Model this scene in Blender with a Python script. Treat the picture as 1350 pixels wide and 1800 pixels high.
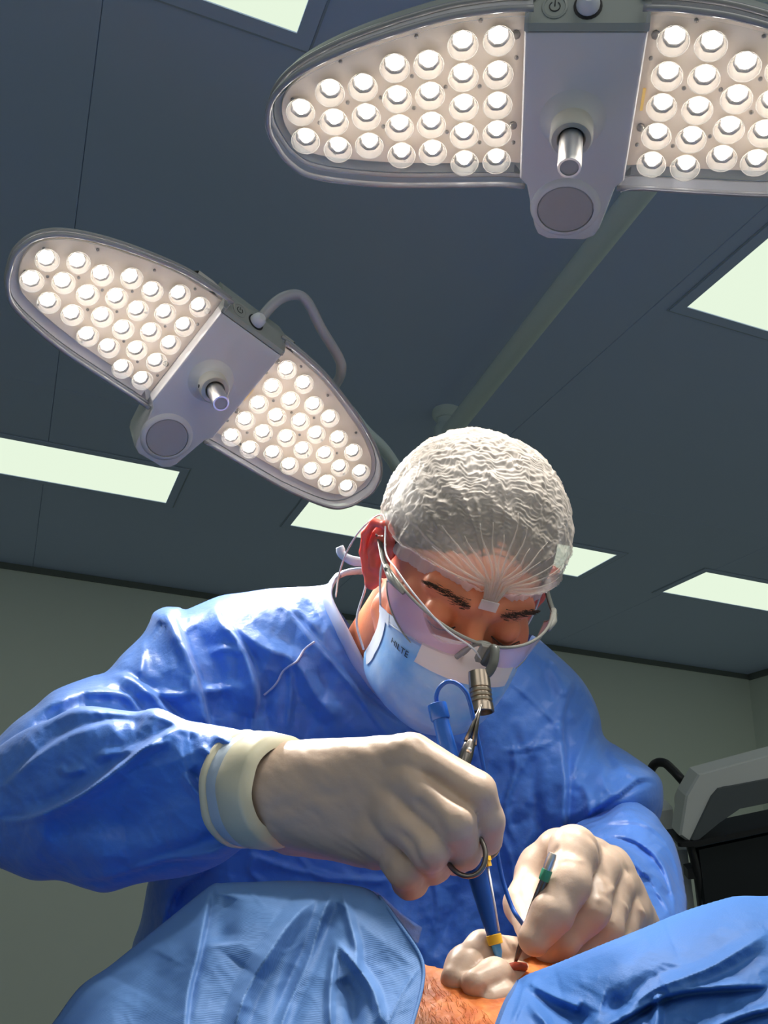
import bpy, math, random
import numpy as np
from mathutils import Matrix, Vector
random.seed(7); rng = np.random.default_rng(7)
SC = bpy.context.scene
for o in list(bpy.data.objects): bpy.data.objects.remove(o)

# ------------------------------------------------ camera, world, exposure
FPX, YAW, PIT, ROLL = 1640.8, 0.35346, 0.40748, 0.04273
CAM = np.array([0.0, 0.0, 1.05])
F_ = np.array([math.sin(YAW)*math.cos(PIT), math.cos(YAW)*math.cos(PIT), math.sin(PIT)])
_r0 = np.array([math.cos(YAW), -math.sin(YAW), 0.0]); _u0 = np.cross(_r0, F_)
R_ = _r0*math.cos(ROLL)+_u0*math.sin(ROLL); U_ = np.cross(R_, F_)
B = np.stack([R_, U_, F_])                      # rows: camera right, up, forward
cd = bpy.data.cameras.new('camera'); cam = bpy.data.objects.new('camera', cd); SC.collection.objects.link(cam)
cd.sensor_fit = 'VERTICAL'; cd.sensor_height = 24.0; cd.lens = 24.0*FPX/1800.0; cd.clip_start = 0.02
_m = Matrix([[R_[i], U_[i], -F_[i], CAM[i]] for i in range(3)]+[[0, 0, 0, 1]]); cam.matrix_world = _m
SC.camera = cam
W = bpy.data.worlds.new('world'); SC.world = W; W.use_nodes = True
W.node_tree.nodes['Background'].inputs[0].default_value = (0.5, 0.6, 0.7, 1); W.node_tree.nodes['Background'].inputs[1].default_value = 0.02
SC.view_settings.view_transform = 'Standard'; SC.view_settings.look = 'None'
SC.view_settings.exposure = 0.0; SC.view_settings.gamma = 1.0; SC.view_settings.use_curve_mapping = False
try:
    SC.cycles.use_denoising = True; SC.cycles.max_bounces = 8; SC.cycles.transparent_max_bounces = 12
    SC.cycles.caustics_reflective = False; SC.cycles.caustics_refractive = False; SC.cycles.sample_clamp_indirect = 4.0
except Exception: pass
PANEL_RAD, FILL_RAD, LED_RAD, LAMP_W = 0.95, 3.3, 26.0, 4.7     # ceiling diffuser radiance, added fill panel radiance, diode radiance, watts per spot
SPOT_ANGLE = 84

def C(px, py, Z):                                # a picture position at a forward distance, in camera axes
    return np.array([(px-675)/FPX*Z, (900-py)/FPX*Z, Z])
def cw(v): return CAM+np.asarray(v, float)@B      # camera axes -> world
def P(px, py, Z): return cw(C(px, py, Z))
def PH(px, py, h):                               # the same ray cut by a horizontal plane h above the camera
    d = C(px, py, 1.0)@B; return CAM+d/d[2]*h
FIELD = P(885, 1700, 0.62)

# ------------------------------------------------ materials
def lin(c):
    if isinstance(c, str): c = [int(c[i:i+2], 16)/255 for i in (0, 2, 4)]
    return tuple((x/12.92 if x < .04045 else ((x+.055)/1.055)**2.4) for x in c)+(1.0,)
MATS = {}
def mat(name, col, rough=.5, metal=0., emit=None, estr=0., sss=0., sssr=(1, .3, .1), spec=.5, trans=0., alpha=1.,
        bump=None, bumps=(), vary=None, coat=0., sheen=0., ior=1.45):
    m = bpy.data.materials.new(name); m.use_nodes = True; nt = m.node_tree; b = nt.nodes['Principled BSDF']
    def s(k, v):
        if k in b.inputs: b.inputs[k].default_value = v
    col = lin(col) if isinstance(col, str) else tuple(col)+((1.,) if len(col) == 3 else ())
    s('Base Color', col); s('Roughness', rough); s('Metallic', metal); s('Specular IOR Level', spec)
    s('Transmission Weight', trans); s('Alpha', alpha); s('Coat Weight', coat); s('Sheen Weight', sheen); s('IOR', ior)
    if sss: s('Subsurface Weight', sss); s('Subsurface Radius', sssr); s('Subsurface Scale', .01)
    if emit: s('Emission Color', lin(emit) if isinstance(emit, str) else emit+(1,)); s('Emission Strength', estr)
    tc = nt.nodes.new('ShaderNodeTexCoord')
    if vary:                                     # (scale, amount, other colour)
        n = nt.nodes.new('ShaderNodeTexNoise'); n.inputs['Scale'].default_value = vary[0]; n.inputs['Detail'].default_value = 4
        nt.links.new(tc.outputs['Object'], n.inputs['Vector'])
        r = nt.nodes.new('ShaderNodeValToRGB'); r.color_ramp.elements[0].position = .5-vary[1]; r.color_ramp.elements[1].position = .5+vary[1]
        r.color_ramp.elements[0].color = col; r.color_ramp.elements[1].color = lin(vary[2])
        nt.links.new(n.outputs['Fac'], r.inputs[0]); nt.links.new(r.outputs[0], b.inputs['Base Color'])
    last = None
    for kind, sc, st, dist in bumps:
        if kind == 'noise': n = nt.nodes.new('ShaderNodeTexNoise'); n.inputs['Scale'].default_value = sc; n.inputs['Detail'].default_value = 6; out = n.outputs['Fac']
        elif kind == 'ridge':
            n = nt.nodes.new('ShaderNodeTexVoronoi'); n.feature = 'DISTANCE_TO_EDGE'; n.inputs['Scale'].default_value = sc; out = n.outputs['Distance']
        elif kind == 'facet':
            n = nt.nodes.new('ShaderNodeTexVoronoi'); n.feature = 'F1'; n.inputs['Scale'].default_value = sc; out = n.outputs['Distance']
        else:
            n = nt.nodes.new('ShaderNodeTexWave'); n.inputs['Scale'].default_value = sc; n.inputs['Distortion'].default_value = 1.0; n.bands_direction = 'DIAGONAL'; out = n.outputs['Fac']
        nt.links.new(tc.outputs['Object'], n.inputs['Vector'])
        bp = nt.nodes.new('ShaderNodeBump'); bp.inputs['Strength'].default_value = st; bp.inputs['Distance'].default_value = dist
        nt.links.new(out, bp.inputs['Height'])
        if last: nt.links.new(last, bp.inputs['Normal'])
        last = bp.outputs['Normal']
    if last: nt.links.new(last, b.inputs['Normal'])
    MATS[name] = m; return m
def mat_sheet(name, col, see=.5, rough=.4, gloss=.0, transl=.4, bumps=()):   # thin see-through sheet: plastic film, thin non-woven
    m = mat(name, col, rough=rough, bumps=bumps); nt = m.node_tree; b = nt.nodes['Principled BSDF']; out = nt.nodes['Material Output']
    c = lin(col) if isinstance(col, str) else tuple(col)+(1.,)
    last = b.outputs[0]
    if transl:
        t = nt.nodes.new('ShaderNodeBsdfTranslucent'); t.inputs[0].default_value = c
        mx = nt.nodes.new('ShaderNodeMixShader'); mx.inputs[0].default_value = transl
        nt.links.new(last, mx.inputs[1]); nt.links.new(t.outputs[0], mx.inputs[2]); last = mx.outputs[0]
    tr = nt.nodes.new('ShaderNodeBsdfTransparent'); mx = nt.nodes.new('ShaderNodeMixShader')
    if gloss:                                    # fresnel keeps the sheen at grazing angles
        fr = nt.nodes.new('ShaderNodeFresnel'); fr.inputs[0].default_value = 1.45
        ma = nt.nodes.new('ShaderNodeMath'); ma.operation = 'MULTIPLY_ADD'; ma.inputs[1].default_value = -gloss; ma.inputs[2].default_value = see
        nt.links.new(fr.outputs[0], ma.inputs[0]); nt.links.new(ma.outputs[0], mx.inputs[0])
    else: mx.inputs[0].default_value = see
    nt.links.new(last, mx.inputs[1]); nt.links.new(tr.outputs[0], mx.inputs[2]); nt.links.new(mx.outputs[0], out.inputs[0])
    return m

# ------------------------------------------------ objects
LOC = {}
def _tag(o, label=None, cat=None, group=None, kind=None):
    if label: o['label'] = label
    if cat: o['category'] = cat
    if group: o['group'] = group
    if kind: o['kind'] = kind
    return o
def thing(name, loc, label, cat, group=None):
    o = bpy.data.objects.new(name, None); SC.collection.objects.link(o); o.empty_display_size = .05
    o.location = [float(x) for x in loc]; LOC[o.name] = np.array(loc, float)
    return _tag(o, label, cat, group)
def mesh(name, V, F, mats, smooth=True, fm=None):
    me = bpy.data.meshes.new(name); me.from_pydata(np.asarray(V, float).tolist(), [], [list(map(int, f)) for f in F])
    for m in (mats if isinstance(mats, (list, tuple)) else [mats]): me.materials.append(m)
    if smooth: me.polygons.foreach_set('use_smooth', [True]*len(me.polygons))
    if fm is not None: me.polygons.foreach_set('material_index', [int(i) for i in fm])
    me.update(); return me
def obj(name, VF, mats, parent=None, smooth=True, fm=None, origin=None, label=None, cat=None, group=None, kind=None, sharp=None):
    V, F = np.asarray(VF[0], float), VF[1]
    c = V.mean(0) if origin is None else np.asarray(origin, float)
    me = mesh(name, V-c, F, mats, smooth, fm)
    if smooth and sharp:
        try: me.set_sharp_from_angle(angle=math.radians(sharp))
        except Exception: pass
    o = bpy.data.objects.new(name, me); SC.collection.objects.link(o)
    base = LOC[parent.name] if parent is not None else np.zeros(3)
    o.location = [float(x) for x in (c-base)]; LOC[o.name] = c
    if parent is not None: o.parent = parent
    return _tag(o, label, cat, group, kind)
def inst(name, me, M, parent, parent_is_rotated=False):
    o = bpy.data.objects.new(name, me); SC.collection.objects.link(o); o.parent = parent
    if parent_is_rotated: o.matrix_local = M
    else: o.matrix_local = Matrix.Translation([-float(x) for x in LOC[parent.name]])@M
    return o

# ------------------------------------------------ shapes (all return vertices, faces)
def join(*parts):
    V, F, n = [], [], 0
    for v, f in parts:
        v = np.asarray(v, float); V.append(v); F += [tuple(i+n for i in q) for q in f]; n += len(v)
    return np.concatenate(V), F
def box(c, s, M=None):
    c, s = np.asarray(c, float), np.asarray(s, float)/2
    V = np.array([[x, y, z] for x in (-1, 1) for y in (-1, 1) for z in (-1, 1)])*s
    if M is not None: V = V@np.asarray(M)
    return V+c, [(0, 1, 3, 2), (4, 6, 7, 5), (0, 4, 5, 1), (2, 3, 7, 6), (0, 2, 6, 4), (1, 5, 7, 3)]
def stack(rings, cap0=True, cap1=True):
    n = len(rings[0]); V = np.concatenate(rings); F = []
    for k in range(len(rings)-1):
        a, b = k*n, (k+1)*n
        for i in range(n): j = (i+1) % n; F.append((a+i, a+j, b+j, b+i))
    if cap0: F.append(tuple(range(n-1, -1, -1)))
    if cap1: F.append(tuple(range((len(rings)-1)*n, len(rings)*n)))
    return V, F
def cr(pts, n=8, closed=False):                  # Catmull-Rom through the points
    p = np.asarray(pts, float)
    q = np.concatenate([p[-1:], p, p[:2]]) if closed else np.concatenate([2*p[:1]-p[1:2], p, 2*p[-1:]-p[-2:-1]])
    out = []
    for i in range(len(q)-3):
        a, b, c, d = q[i:i+4]
        for k in range(n):
            t = k/n; out.append(.5*((2*b)+(-a+c)*t+(2*a-5*b+4*c-d)*t*t+(-a+3*b-3*c+d)*t**3))
    if not closed: out.append(p[-1])
    return np.array(out)
def tube(path, r, n=10, closed=False, flat=None):
    p = np.asarray(path, float); m = len(p); r = np.broadcast_to(np.asarray(r, float), (m,))
    T = np.gradient(p, axis=0) if not closed else np.roll(p, -1, 0)-np.roll(p, 1, 0)
    T /= np.linalg.norm(T, axis=1)[:, None]+1e-12
    a = np.cross(T[0], [0.3, .2, 1.]); a /= np.linalg.norm(a); rings = []
    for i in range(m):
        a = a-T[i]*(a@T[i]); a /= np.linalg.norm(a)+1e-12; b = np.cross(T[i], a)
        t = np.arange(n)/n*2*math.pi; rings.append(p[i]+r[i]*(np.cos(t)[:, None]*a+np.sin(t)[:, None]*b*(flat or 1)))
    V, F = stack(rings, not closed, not closed)
    if closed:
        L = (m-1)*n
        for i in range(n): F.append((L+i, L+(i+1) % n, (i+1) % n, i))
    return V, F
def frame_of(d):
    d = np.asarray(d, float)/np.linalg.norm(d); a = np.cross(d, [0, 0, 1.]) if abs(d[2]) < .9 else np.cross(d, [1., 0, 0])
    a /= np.linalg.norm(a); return a, np.cross(d, a), d
def lathe(prof, o, d, n=24, cap=True):           # prof: (radius, distance along d)
    a, b, d = frame_of(d); t = np.arange(n)/n*2*math.pi; ring = np.cos(t)[:, None]*a+np.sin(t)[:, None]*b
    return stack([np.asarray(o)+ring*max(r, 1e-5)+d*h for r, h in prof], cap, cap)
def inset(pl, d):
    p = np.asarray(pl, float); t = np.roll(p, -1, 0)-np.roll(p, 1, 0); t /= np.linalg.norm(t, axis=1)[:, None]+1e-12
    nrm = np.stack([-t[:, 1], t[:, 0]], 1)
    area = np.sum(p[:, 0]*np.roll(p[:, 1], -1)-np.roll(p[:, 0], -1)*p[:, 1])
    return p+nrm*(d if area > 0 else -d)
def slab(pl, levels):                            # levels: (inset, z)
    return stack([np.c_[inset(pl, i), np.full(len(pl), z)] for i, z in levels])
def smooth_noise(x, y, s=0):                     # value noise, about -1..1
    r = np.random.default_rng(s); T = r.uniform(-1, 1, (64, 64))
    xi, yi = np.floor(x).astype(int), np.floor(y).astype(int); fx, fy = x-xi, y-yi
    fx = fx*fx*(3-2*fx); fy = fy*fy*(3-2*fy); g = lambda a, b: T[a % 64, b % 64]
    return (g(xi, yi)*(1-fx)+g(xi+1, yi)*fx)*(1-fy)+(g(xi, yi+1)*(1-fx)+g(xi+1, yi+1)*fx)*fy
def noise3(p, s=0):
    return (smooth_noise(p[:, 0]+p[:, 2]*.7, p[:, 1]-p[:, 2]*.6, s)+smooth_noise(p[:, 1]+p[:, 0]*.4+9, p[:, 2]+p[:, 0]*.5, s+1))/1.4

# ------------------------------------------------ solids from distance functions (surface nets)
def surfnet(fn, lo, hi, h, flip=False):
    lo, hi = np.asarray(lo, float), np.asarray(hi, float); n = np.ceil((hi-lo)/h).astype(int)+1
    ax = [lo[i]+np.arange(n[i])*h for i in range(3)]
    D = np.empty(n, np.float32)
    for i in range(0, n[0], 16):
        g = np.stack(np.meshgrid(ax[0][i:i+16], ax[1], ax[2], indexing='ij'), -1); sh = g.shape[:3]
        D[i:i+16] = fn(g.reshape(-1, 3)).reshape(sh)
    D[0] = D[-1] = 1; D[:, 0] = D[:, -1] = 1; D[:, :, 0] = D[:, :, -1] = 1
    S = D < 0; cs = n-1; acc = np.zeros(tuple(cs)+(3,), np.float32); cnt = np.zeros(cs, np.int32); edges = []
    for a in range(3):
        sl0 = [slice(None)]*3; sl1 = [slice(None)]*3; sl0[a] = slice(0, -1); sl1[a] = slice(1, None)
        d0, d1 = D[tuple(sl0)], D[tuple(sl1)]; I = np.argwhere((d0 < 0) != (d1 < 0))
        v0 = d0[tuple(I.T)]; v1 = d1[tuple(I.T)]; t = v0/(v0-v1); pos = I.astype(np.float32); pos[:, a] += t
        b, c = [(1, 2), (2, 0), (0, 1)][a]
        for db in (0, -1):
            for dc in (0, -1):
                J = I.copy(); J[:, b] += db; J[:, c] += dc
                np.add.at(acc, tuple(J.T), pos); np.add.at(cnt, tuple(J.T), 1)
        edges.append((I, v0 < 0, a, b, c))
    act = cnt > 0; idx = -np.ones(cs, np.int64); idx[act] = np.arange(act.sum())
    V = lo+(acc[act]/cnt[act][:, None])*h; F = []
    for I, ins, a, b, c in edges:
        q = []
        for db, dc in ((0, 0), (-1, 0), (-1, -1), (0, -1)):
            J = I.copy(); J[:, b] += db; J[:, c] += dc; q.append(idx[tuple(J.T)])
        q = np.stack(q, 1); w = ins != flip; q[~w] = q[~w][:, ::-1]; F.append(q)
    return V.astype(float), np.concatenate(F).tolist()
def smin(a, b, k):
    h = np.clip(.5+.5*(b-a)/k, 0, 1); return b*(1-h)+a*h-k*h*(1-h)
def smax(a, b, k): return -smin(-a, -b, k)
def cap_(p, a, b, r1, r2=None):
    a, b = np.asarray(a, float), np.asarray(b, float); r2 = r1 if r2 is None else r2
    ba = b-a; t = np.clip(((p-a)@ba)/(ba@ba), 0, 1)
    return np.linalg.norm(p-a-t[:, None]*ba, axis=1)-(r1+(r2-r1)*t)
def ell(p, c, r, M=None):
    q = p-np.asarray(c, float)
    if M is not None: q = q@np.asarray(M).T
    r = np.asarray(r, float); k0 = np.linalg.norm(q/r, axis=1); k1 = np.linalg.norm(q/(r*r), axis=1)+1e-9
    return k0*(k0-1)/k1
def chain(p, pts, rs, k=.004):
    d = None
    for i in range(len(pts)-1):
        e = cap_(p, pts[i], pts[i+1], rs[i], rs[i+1]); d = e if d is None else smin(d, e, k)
    return d
# ------------------------------------------------ the room
H = 2.65; XR, XL, YB, YF = 4.53, -3.2, 4.98, -3.0
M_ceil = mat('ceiling_paint', (.55, .65, .92), rough=.42, bumps=[('noise', 1.2, .1, .02)])
M_seam = mat('ceiling_joint', (.40, .48, .62), rough=.7)
M_wall = mat('wall_paint', (.80, .85, .78), rough=.6, bumps=[('noise', 3, .05, .01)])
M_trim = mat('shadow_trim', (.16, .18, .17), rough=.6)  # cornice trim, with the shadow line under the ceiling put into its dark colour
M_floor = mat('vinyl_floor', (.28, .31, .30), rough=.35, vary=(30, .1, '8a9490'))
M_frame = mat('light_frame', (.55, .65, .92), rough=.45)
M_diff = mat('light_diffuser', (.02, .02, .02), rough=.6, emit=(.84, .97, .77), estr=PANEL_RAD)
def st(name, vf, m): return obj(name, vf, m, smooth=False, kind='structure')
xc, yc = (XR+XL)/2, (YB+YF)/2; wx, wy = XR-XL, YB-YF
st('floor', box((xc, yc, -.05), (wx+.2, wy+.2, .1)), M_floor)
ceiling = st('ceiling', box((xc, yc, H+.06), (wx+.2, wy+.2, .1)), M_seam)
nx, ny = 5, 4; dx, dy = wx/nx, wy/ny
pm = None
for i in range(nx):
    for j in range(ny):
        c = (XL+(i+.5)*dx, YF+(j+.5)*dy, H+.006)
        if pm is None:
            o = obj('ceiling_panel', stack([np.array([[x*(dx/2-.0004-e), y*(dy/2-.0004-e), z] for x, y in ((-1, -1), (1, -1), (1, 1), (-1, 1))])+np.array(c) for e, z in ((.0015, -.006), (0, -.004), (0, .004))]), M_ceil, ceiling, smooth=False, origin=c); pm = o.data
        else:
            o = bpy.data.objects.new('ceiling_panel', pm); SC.collection.objects.link(o); o.parent = ceiling; o.location = Vector([float(v) for v in np.array(c)-LOC['ceiling']])
st('wall_back', box((xc, YB+.05, H/2), (wx+.2, .1, H)), M_wall)
st('wall_right', box((XR+.05, yc, H/2), (.1, wy, H)), M_wall)
st('wall_left', box((XL-.05, yc, H/2), (.1, wy, H)), M_wall)
st('wall_front', box((xc, YF-.05, H/2), (wx+.2, .1, H)), M_wall)
st('trim_1', box((xc, YB-.006, H-.016), (wx, .012, .032)), M_trim)
st('trim_2', box((XR-.006, yc, H-.02), (.012, wy-.03, .04)), M_trim)
def ceiling_light(x0, x1, y0, y1, label, group='recessed fluorescent panels in the ceiling', dm=None):
    t = thing('ceiling_light', ((x0+x1)/2, (y0+y1)/2, H), label, 'ceiling light', group)
    m = .034; z0, z1 = H-.0045, H+.0005
    def rect(e, z): return np.array([(x0-e, y0-e, z), (x1+e, y0-e, z), (x1+e, y1+e, z), (x0-e, y1+e, z)])
    obj('frame', stack([rect(0, z1), rect(0, z0), rect(m-.001, z0), rect(m, z1-.002), rect(m, z1)], False, False), M_frame, t, smooth=False)
    obj('shadow_gap', stack([rect(m+.0005, z1-.003), rect(m+.005, z1-.003), rect(m+.005, z1-.001), rect(m+.0005, z1-.001)], False, False), M_seam, t, smooth=False)  # solid ring, darker than the frame, draws the shadow line round it
    obj('diffuser', (rect(-.0005, H-.002), [(3, 2, 1, 0)]), dm or M_diff, t, smooth=False)
CL = [(-1.10, .397, 3.455, 3.80, 'long lit ceiling panel below the smaller surgical light, cut by the left edge'),
      (.955, 2.45, 3.455, 3.80, 'lit ceiling panel seen behind the surgeon\'s ear and capped head'),
      (2.96, 4.40, 3.455, 3.80, 'lit ceiling panel above the back corner, beside the surgeon\'s left shoulder'),
      (-1.23, .259, .98, 1.317, 'lit ceiling panel cut by the top edge of the picture'),
      (1.52, 3.0, 1.40, 1.741, 'large lit ceiling panel cut by the right edge, beside the bigger surgical light')]
for a in CL: ceiling_light(*a)
M_fill = mat('fill_diffuser', (.02, .02, .02), rough=.6, emit=(1., .98, .92), estr=FILL_RAD)  # added fill panels, unseen behind the camera, to brighten walls and surgeon
for y0 in (-1.0, -2.3):
    for x0 in (-2.4, -.1, 2.2): ceiling_light(x0, x0+1.49, y0, y0+.6, 'added fill panel in the ceiling behind the camera, out of view', 'added fill panels behind the camera', M_fill)
# ------------------------------------------------ surgical lights
M_shell = mat('lamp_shell', (.76, .74, .74), rough=.38, bumps=[('noise', 8, .03, .002)])
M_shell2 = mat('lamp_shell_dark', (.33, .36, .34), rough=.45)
M_board = mat('led_board', (.95, .81, .65), rough=.5)
M_rim = mat('lamp_rim', (.36, .36, .37), rough=.18, coat=.6)
M_clear = mat_sheet('clear_cover', (.7, .7, .75), see=.93, rough=.08, gloss=.5, transl=0)
M_lens = mat_sheet('lens_plastic', (.90, .84, .76), see=.82, rough=.08, gloss=.8, transl=.3)
M_refl = mat('lens_reflector', (.34, .32, .30), rough=.22, metal=1.)
M_diode = mat('diode', (.1, .1, .1), emit=(1., .965, .90), estr=LED_RAD)
M_steel = mat('brushed_steel', (.80, .78, .74), rough=.34, metal=1.)
M_bone = mat('handle_socket', (.66, .63, .56), rough=.35)
M_disc = mat('grey_disc', (.45, .43, .42), rough=.7)
M_black = mat('black_plastic', (.015, .015, .017), rough=.4)
M_scr = mat('screw_metal', (.25, .23, .2), rough=.35, metal=1.)
HALF = [(.052, .110), (.10, .1085), (.145, .104), (.21, .089), (.262, .072), (.302, .052), (.326, .028), (.334, 0.), (.330, -.022), (.318, -.048), (.292, -.068), (.22, -.084), (.14, -.091), (.052, -.096)]
COLS = [(.0876, (.0752, .0383, .0034, -.0308, -.066)), (.1236, (.0732, .0385, .0037, -.0306, -.0658)), (.159, (.0552, .0202, -.0148, -.0493)),
        (.194, (.0541, .0189, -.0153, -.0504)), (.229, (.0352, .0006, -.0352)), (.2645, (.0316, -.003, -.0375)), (.299, (.0115, -.0238))]
DIH = -.14
def lens_mesh():
    n = 16
    outer = lathe([(.0075, -.001), (.0125, -.006), (.0158, -.012), (.0162, -.0135), (.0158, -.0145), (.0148, -.0145)], (0, 0, 0), (0, 0, 1), n, False)
    top = lathe([(.0148, -.0140), (.0148, -.0146)], (0, 0, 0), (0, 0, 1), n, True)
    refl = lathe([(.0045, -.0010), (.0085, -.0032), (.0118, -.0052)], (0, 0, 0), (0, 0, 1), 7, False)
    vf = join(outer, refl); fm = [0]*(len(outer[1]))+[1]*len(refl[1])
    return mesh('led_lens', vf[0], vf[1], [M_lens, M_refl], True, fm)
def diode_mesh():
    v, f = lathe([(.0040, -.0012), (.0052, -.005), (.0050, -.0088), (.0030, -.0108)], (0, 0, 0), (0, 0, 1), 12, True)
    return mesh('diode', v, f, M_diode)
LENS, DIODE = lens_mesh(), diode_mesh()
def screw_mesh():
    v, f = lathe([(.0022, 0), (.0022, -.0015), (.0012, -.002)], (0, 0, 0), (0, 0, 1), 8, True); return mesh('screw', v, f, M_scr)
SCREW = screw_mesh()
def rot(w):
    a = np.linalg.norm(w); k = np.array(w)/a; K = np.array([[0, -k[2], k[1]], [k[2], 0, -k[0]], [-k[1], k[0], 0]])
    return np.eye(3)+math.sin(a)*K+(1-math.cos(a))*K@K
def surgical_light(w, t, label, big):
    # local axes: x along the lamp, y towards its top edge, z away from the field (the face looks to -z)
    A = rot(w).T@B; O = cw(t)+A[2]*.015                     # rows: local axes in world
    L = lambda v: O+np.asarray(v, float)@A
    root = thing('surgical_light', O, label, 'surgical lamp')
    def LM(x, y, z, R=None):
        p = L((x, y, z)); a = A if R is None else R@A
        return Matrix([[a[0][i], a[1][i], a[2][i], p[i]] for i in range(3)]+[[0, 0, 0, 1]])
    def add(name, vf, m, parent=root, **k):
        F = [f[::-1] for f in vf[1]]             # the camera axes are mirrored
        return obj(name, (L(vf[0]), F), m, parent, **k)
    for s in (-1, 1):
        ol = cr([(x*s, y) for x, y in HALF], 6)
        dz = lambda v: np.c_[v[:, :2], v[:, 2]+DIH*np.maximum(np.abs(v[:, 0])-.08, 0)]
        v, f = slab(ol, [(.012, -.001), (.003, -.004), (0, .002), (.003, .022), (.02, .042), (.045, .05)]); 
        if big is None: pass
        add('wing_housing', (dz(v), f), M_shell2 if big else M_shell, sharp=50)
        b = cr([(x*s, y) for x, y in [(.060, .100), (.10, .0985), (.15, .094), (.21, .079), (.262, .062), (.298, .043), (.317, .022), (.322, 0), (.318, -.020), (.306, -.040), (.285, -.053), (.22, -.066), (.14, -.074), (.060, -.077)]], 5)
        v, f = slab(b, [(0, -.001), (0, -.0065), (.001, -.0075)]); board = add('led_board', (dz(v), f), M_board, sharp=40)
        v, f = slab(inset(ol, .004), [(0, -.030), (.0, -.0315)]); add('clear_cover', (dz(v), f), M_clear, sharp=40)
        path = np.c_[inset(ol, .001), np.full(len(ol), -.012)]
        rim = []
        for zz, rr, ii in ((-.024, .0034, .0), (-.004, .0030, -.001)):
            pp = np.c_[inset(ol, ii), np.full(len(ol), zz)]; rim.append(tube(dz(pp), rr, 8))
        v, f = join(*rim); add('bumper_rim', (v, f), M_rim)
        wall = stack([dz(np.c_[inset(ol, .0015), np.full(len(ol), z)]) for z in (-.003, -.026)], False, False); add('rim_wall', wall, M_clear)
        for x, ys in COLS:
            for y in ys:
                th = math.atan(DIH)*s; R = np.array([[math.cos(th), 0, math.sin(th)], [0, 1, 0], [-math.sin(th), 0, math.cos(th)]])
                z = -.007+DIH*max(x-.08, 0)
                o = inst('led_lens', LENS, LM(x*s, y, z, R), root)
                d = inst('diode', DIODE, Matrix.Identity(4), o, True)
        scr = [(.105, .091), (.068, .05), (.068, -.05), (.17, .080), (.25, .059), (.307, .02), (.309, -.02), (.27, -.05), (.19, -.065), (.11, -.07), (.142, .022), (.142, -.032), (.106, .02), (.106, -.048), (.212, .015), (.212, -.02), (.248, .012), (.177, .0), (.177, .037), (.282, -.01)]
        for x, y in scr: inst('screw', SCREW, LM(x*s, y, -.0075+DIH*max(x-.08, 0)), root)
        for x, y in ((.069, .075), (.069, -.028)):
            inst('screw', SCREW, LM(x*s, y, -.0075)@Matrix.Scale(2.0, 4), root)
        if s > 0: v, f = box((.0665*s, .005, -.009), (.003, .025, .002)); add('yellow_strip', (v, f), mat('amber_strip'+str(big), (.75, .5, .12)), smooth=False)
        # beams: one spot per three or four lenses, aimed at the wound
        for x, y, wide in ((.0876, .038, 1), (.0876, -.031, 0), (.159, .02, 1), (.1236, .0, 0), (.194, -.015, 1), (.229, .0, 0)):
            ld = bpy.data.lights.new('beam', 'SPOT'); ld.energy = LAMP_W*(1 if big else 1.6)*(1.25 if wide else .9); ld.color = (1., .95, .87); ld.spot_size = math.radians(SPOT_ANGLE if wide else 27 if big else 20); ld.spot_blend = 1.; ld.shadow_soft_size = .012
            lo = bpy.data.objects.new('beam', ld); SC.collection.objects.link(lo); lo.parent = root
            p = L((x*s, y, -.036+DIH*max(x-.08, 0))); dr = Vector([float(q) for q in FIELD-p]).normalized()
            lo.matrix_local = Matrix.Translation([float(q) for q in p-O])@dr.to_track_quat('-Z', 'Y').to_matrix().to_4x4()
    # centre plate
    pl = np.array([(-.060, .090), (-.0585, -.082), (-.050, -.092), (-.0385, -.150), (-.034, -.160), (-.022, -.167), (.022, -.167), (.034, -.160), (.0385, -.150), (.050, -.092), (.0585, -.082), (.060, .090)])
    P2 = []
    for i in range(len(pl)):
        a, b = pl[i], pl[(i+1) % len(pl)]; k = max(1, int(np.linalg.norm(b-a)/.008)); P2 += [a+(b-a)*j/k for j in range(k)]
    v, f = slab(np.array(P2), [(.003, .045), (0, .04), (0, -.026), (.0015, -.0295), (.004, -.0305)]); add('centre_plate', (v, f), M_shell, sharp=35)
    tp = [np.array([(-.0605, y0, z1), (.0605, y0, z1), (.0605, y0, z0), (-.0605, y0, z0)]) for y0, z0, z1 in ((.0902, -.030, .05), (.097, -.027, .05), (.112, .003, .05), (.113, .010, .05))]
    v, f = stack(tp); add('end_cap', (v, f), M_shell2, smooth=False)
    # switch and knob on the sloping end cap
    e = .5*math.pi-math.atan2(.017, .028); nrm = np.array([0, .883, -.469])
    sw = add('power_switch', join(lathe([(.0125, 0), (.0125, .0012), (.0105, .0018), (.010, .001)], (-.032, .1045, -.0120), nrm, 24)), M_shell2, sharp=40)
    a1, b1, _ = frame_of(nrm); tt = np.linspace(.6, 2*math.pi-.6, 18); cc = np.array((-.032, .1045, -.0120))+nrm*.0014
    arc = cc+np.cos(tt)[:, None]*np.array([0, .469, .883])*.005+np.sin(tt)[:, None]*np.array([1, 0, 0])*.0052
    add('power_symbol', join(tube(arc, .0005, 6), tube(np.array([cc, cc+np.array([0, .0029, .0055])]), .0005, 6)), M_black, parent=root)
    add('knob', lathe([(.0115, 0), (.0115, .004), (.010, .012), (.006, .016)], (0.0, .1050, -.0108), nrm, 20), mat('white_knob'+str(big), (.8, .8, .84), rough=.3), sharp=40)
    add('knob_ring', lathe([(.014, 0), (.014, .001), (.0118, .0012)], (0.0, .1046, -.0114), nrm, 20), M_black, sharp=40)
    # round disc over a raised seat
    add('disc_seat', lathe([(.041, 0), (.039, .004), (.034, .0065), (.0325, .0065), (.0325, .001)], (-.004, -.119, -.029), (0, 0, -1), 40, False), M_shell, sharp=60)
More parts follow.
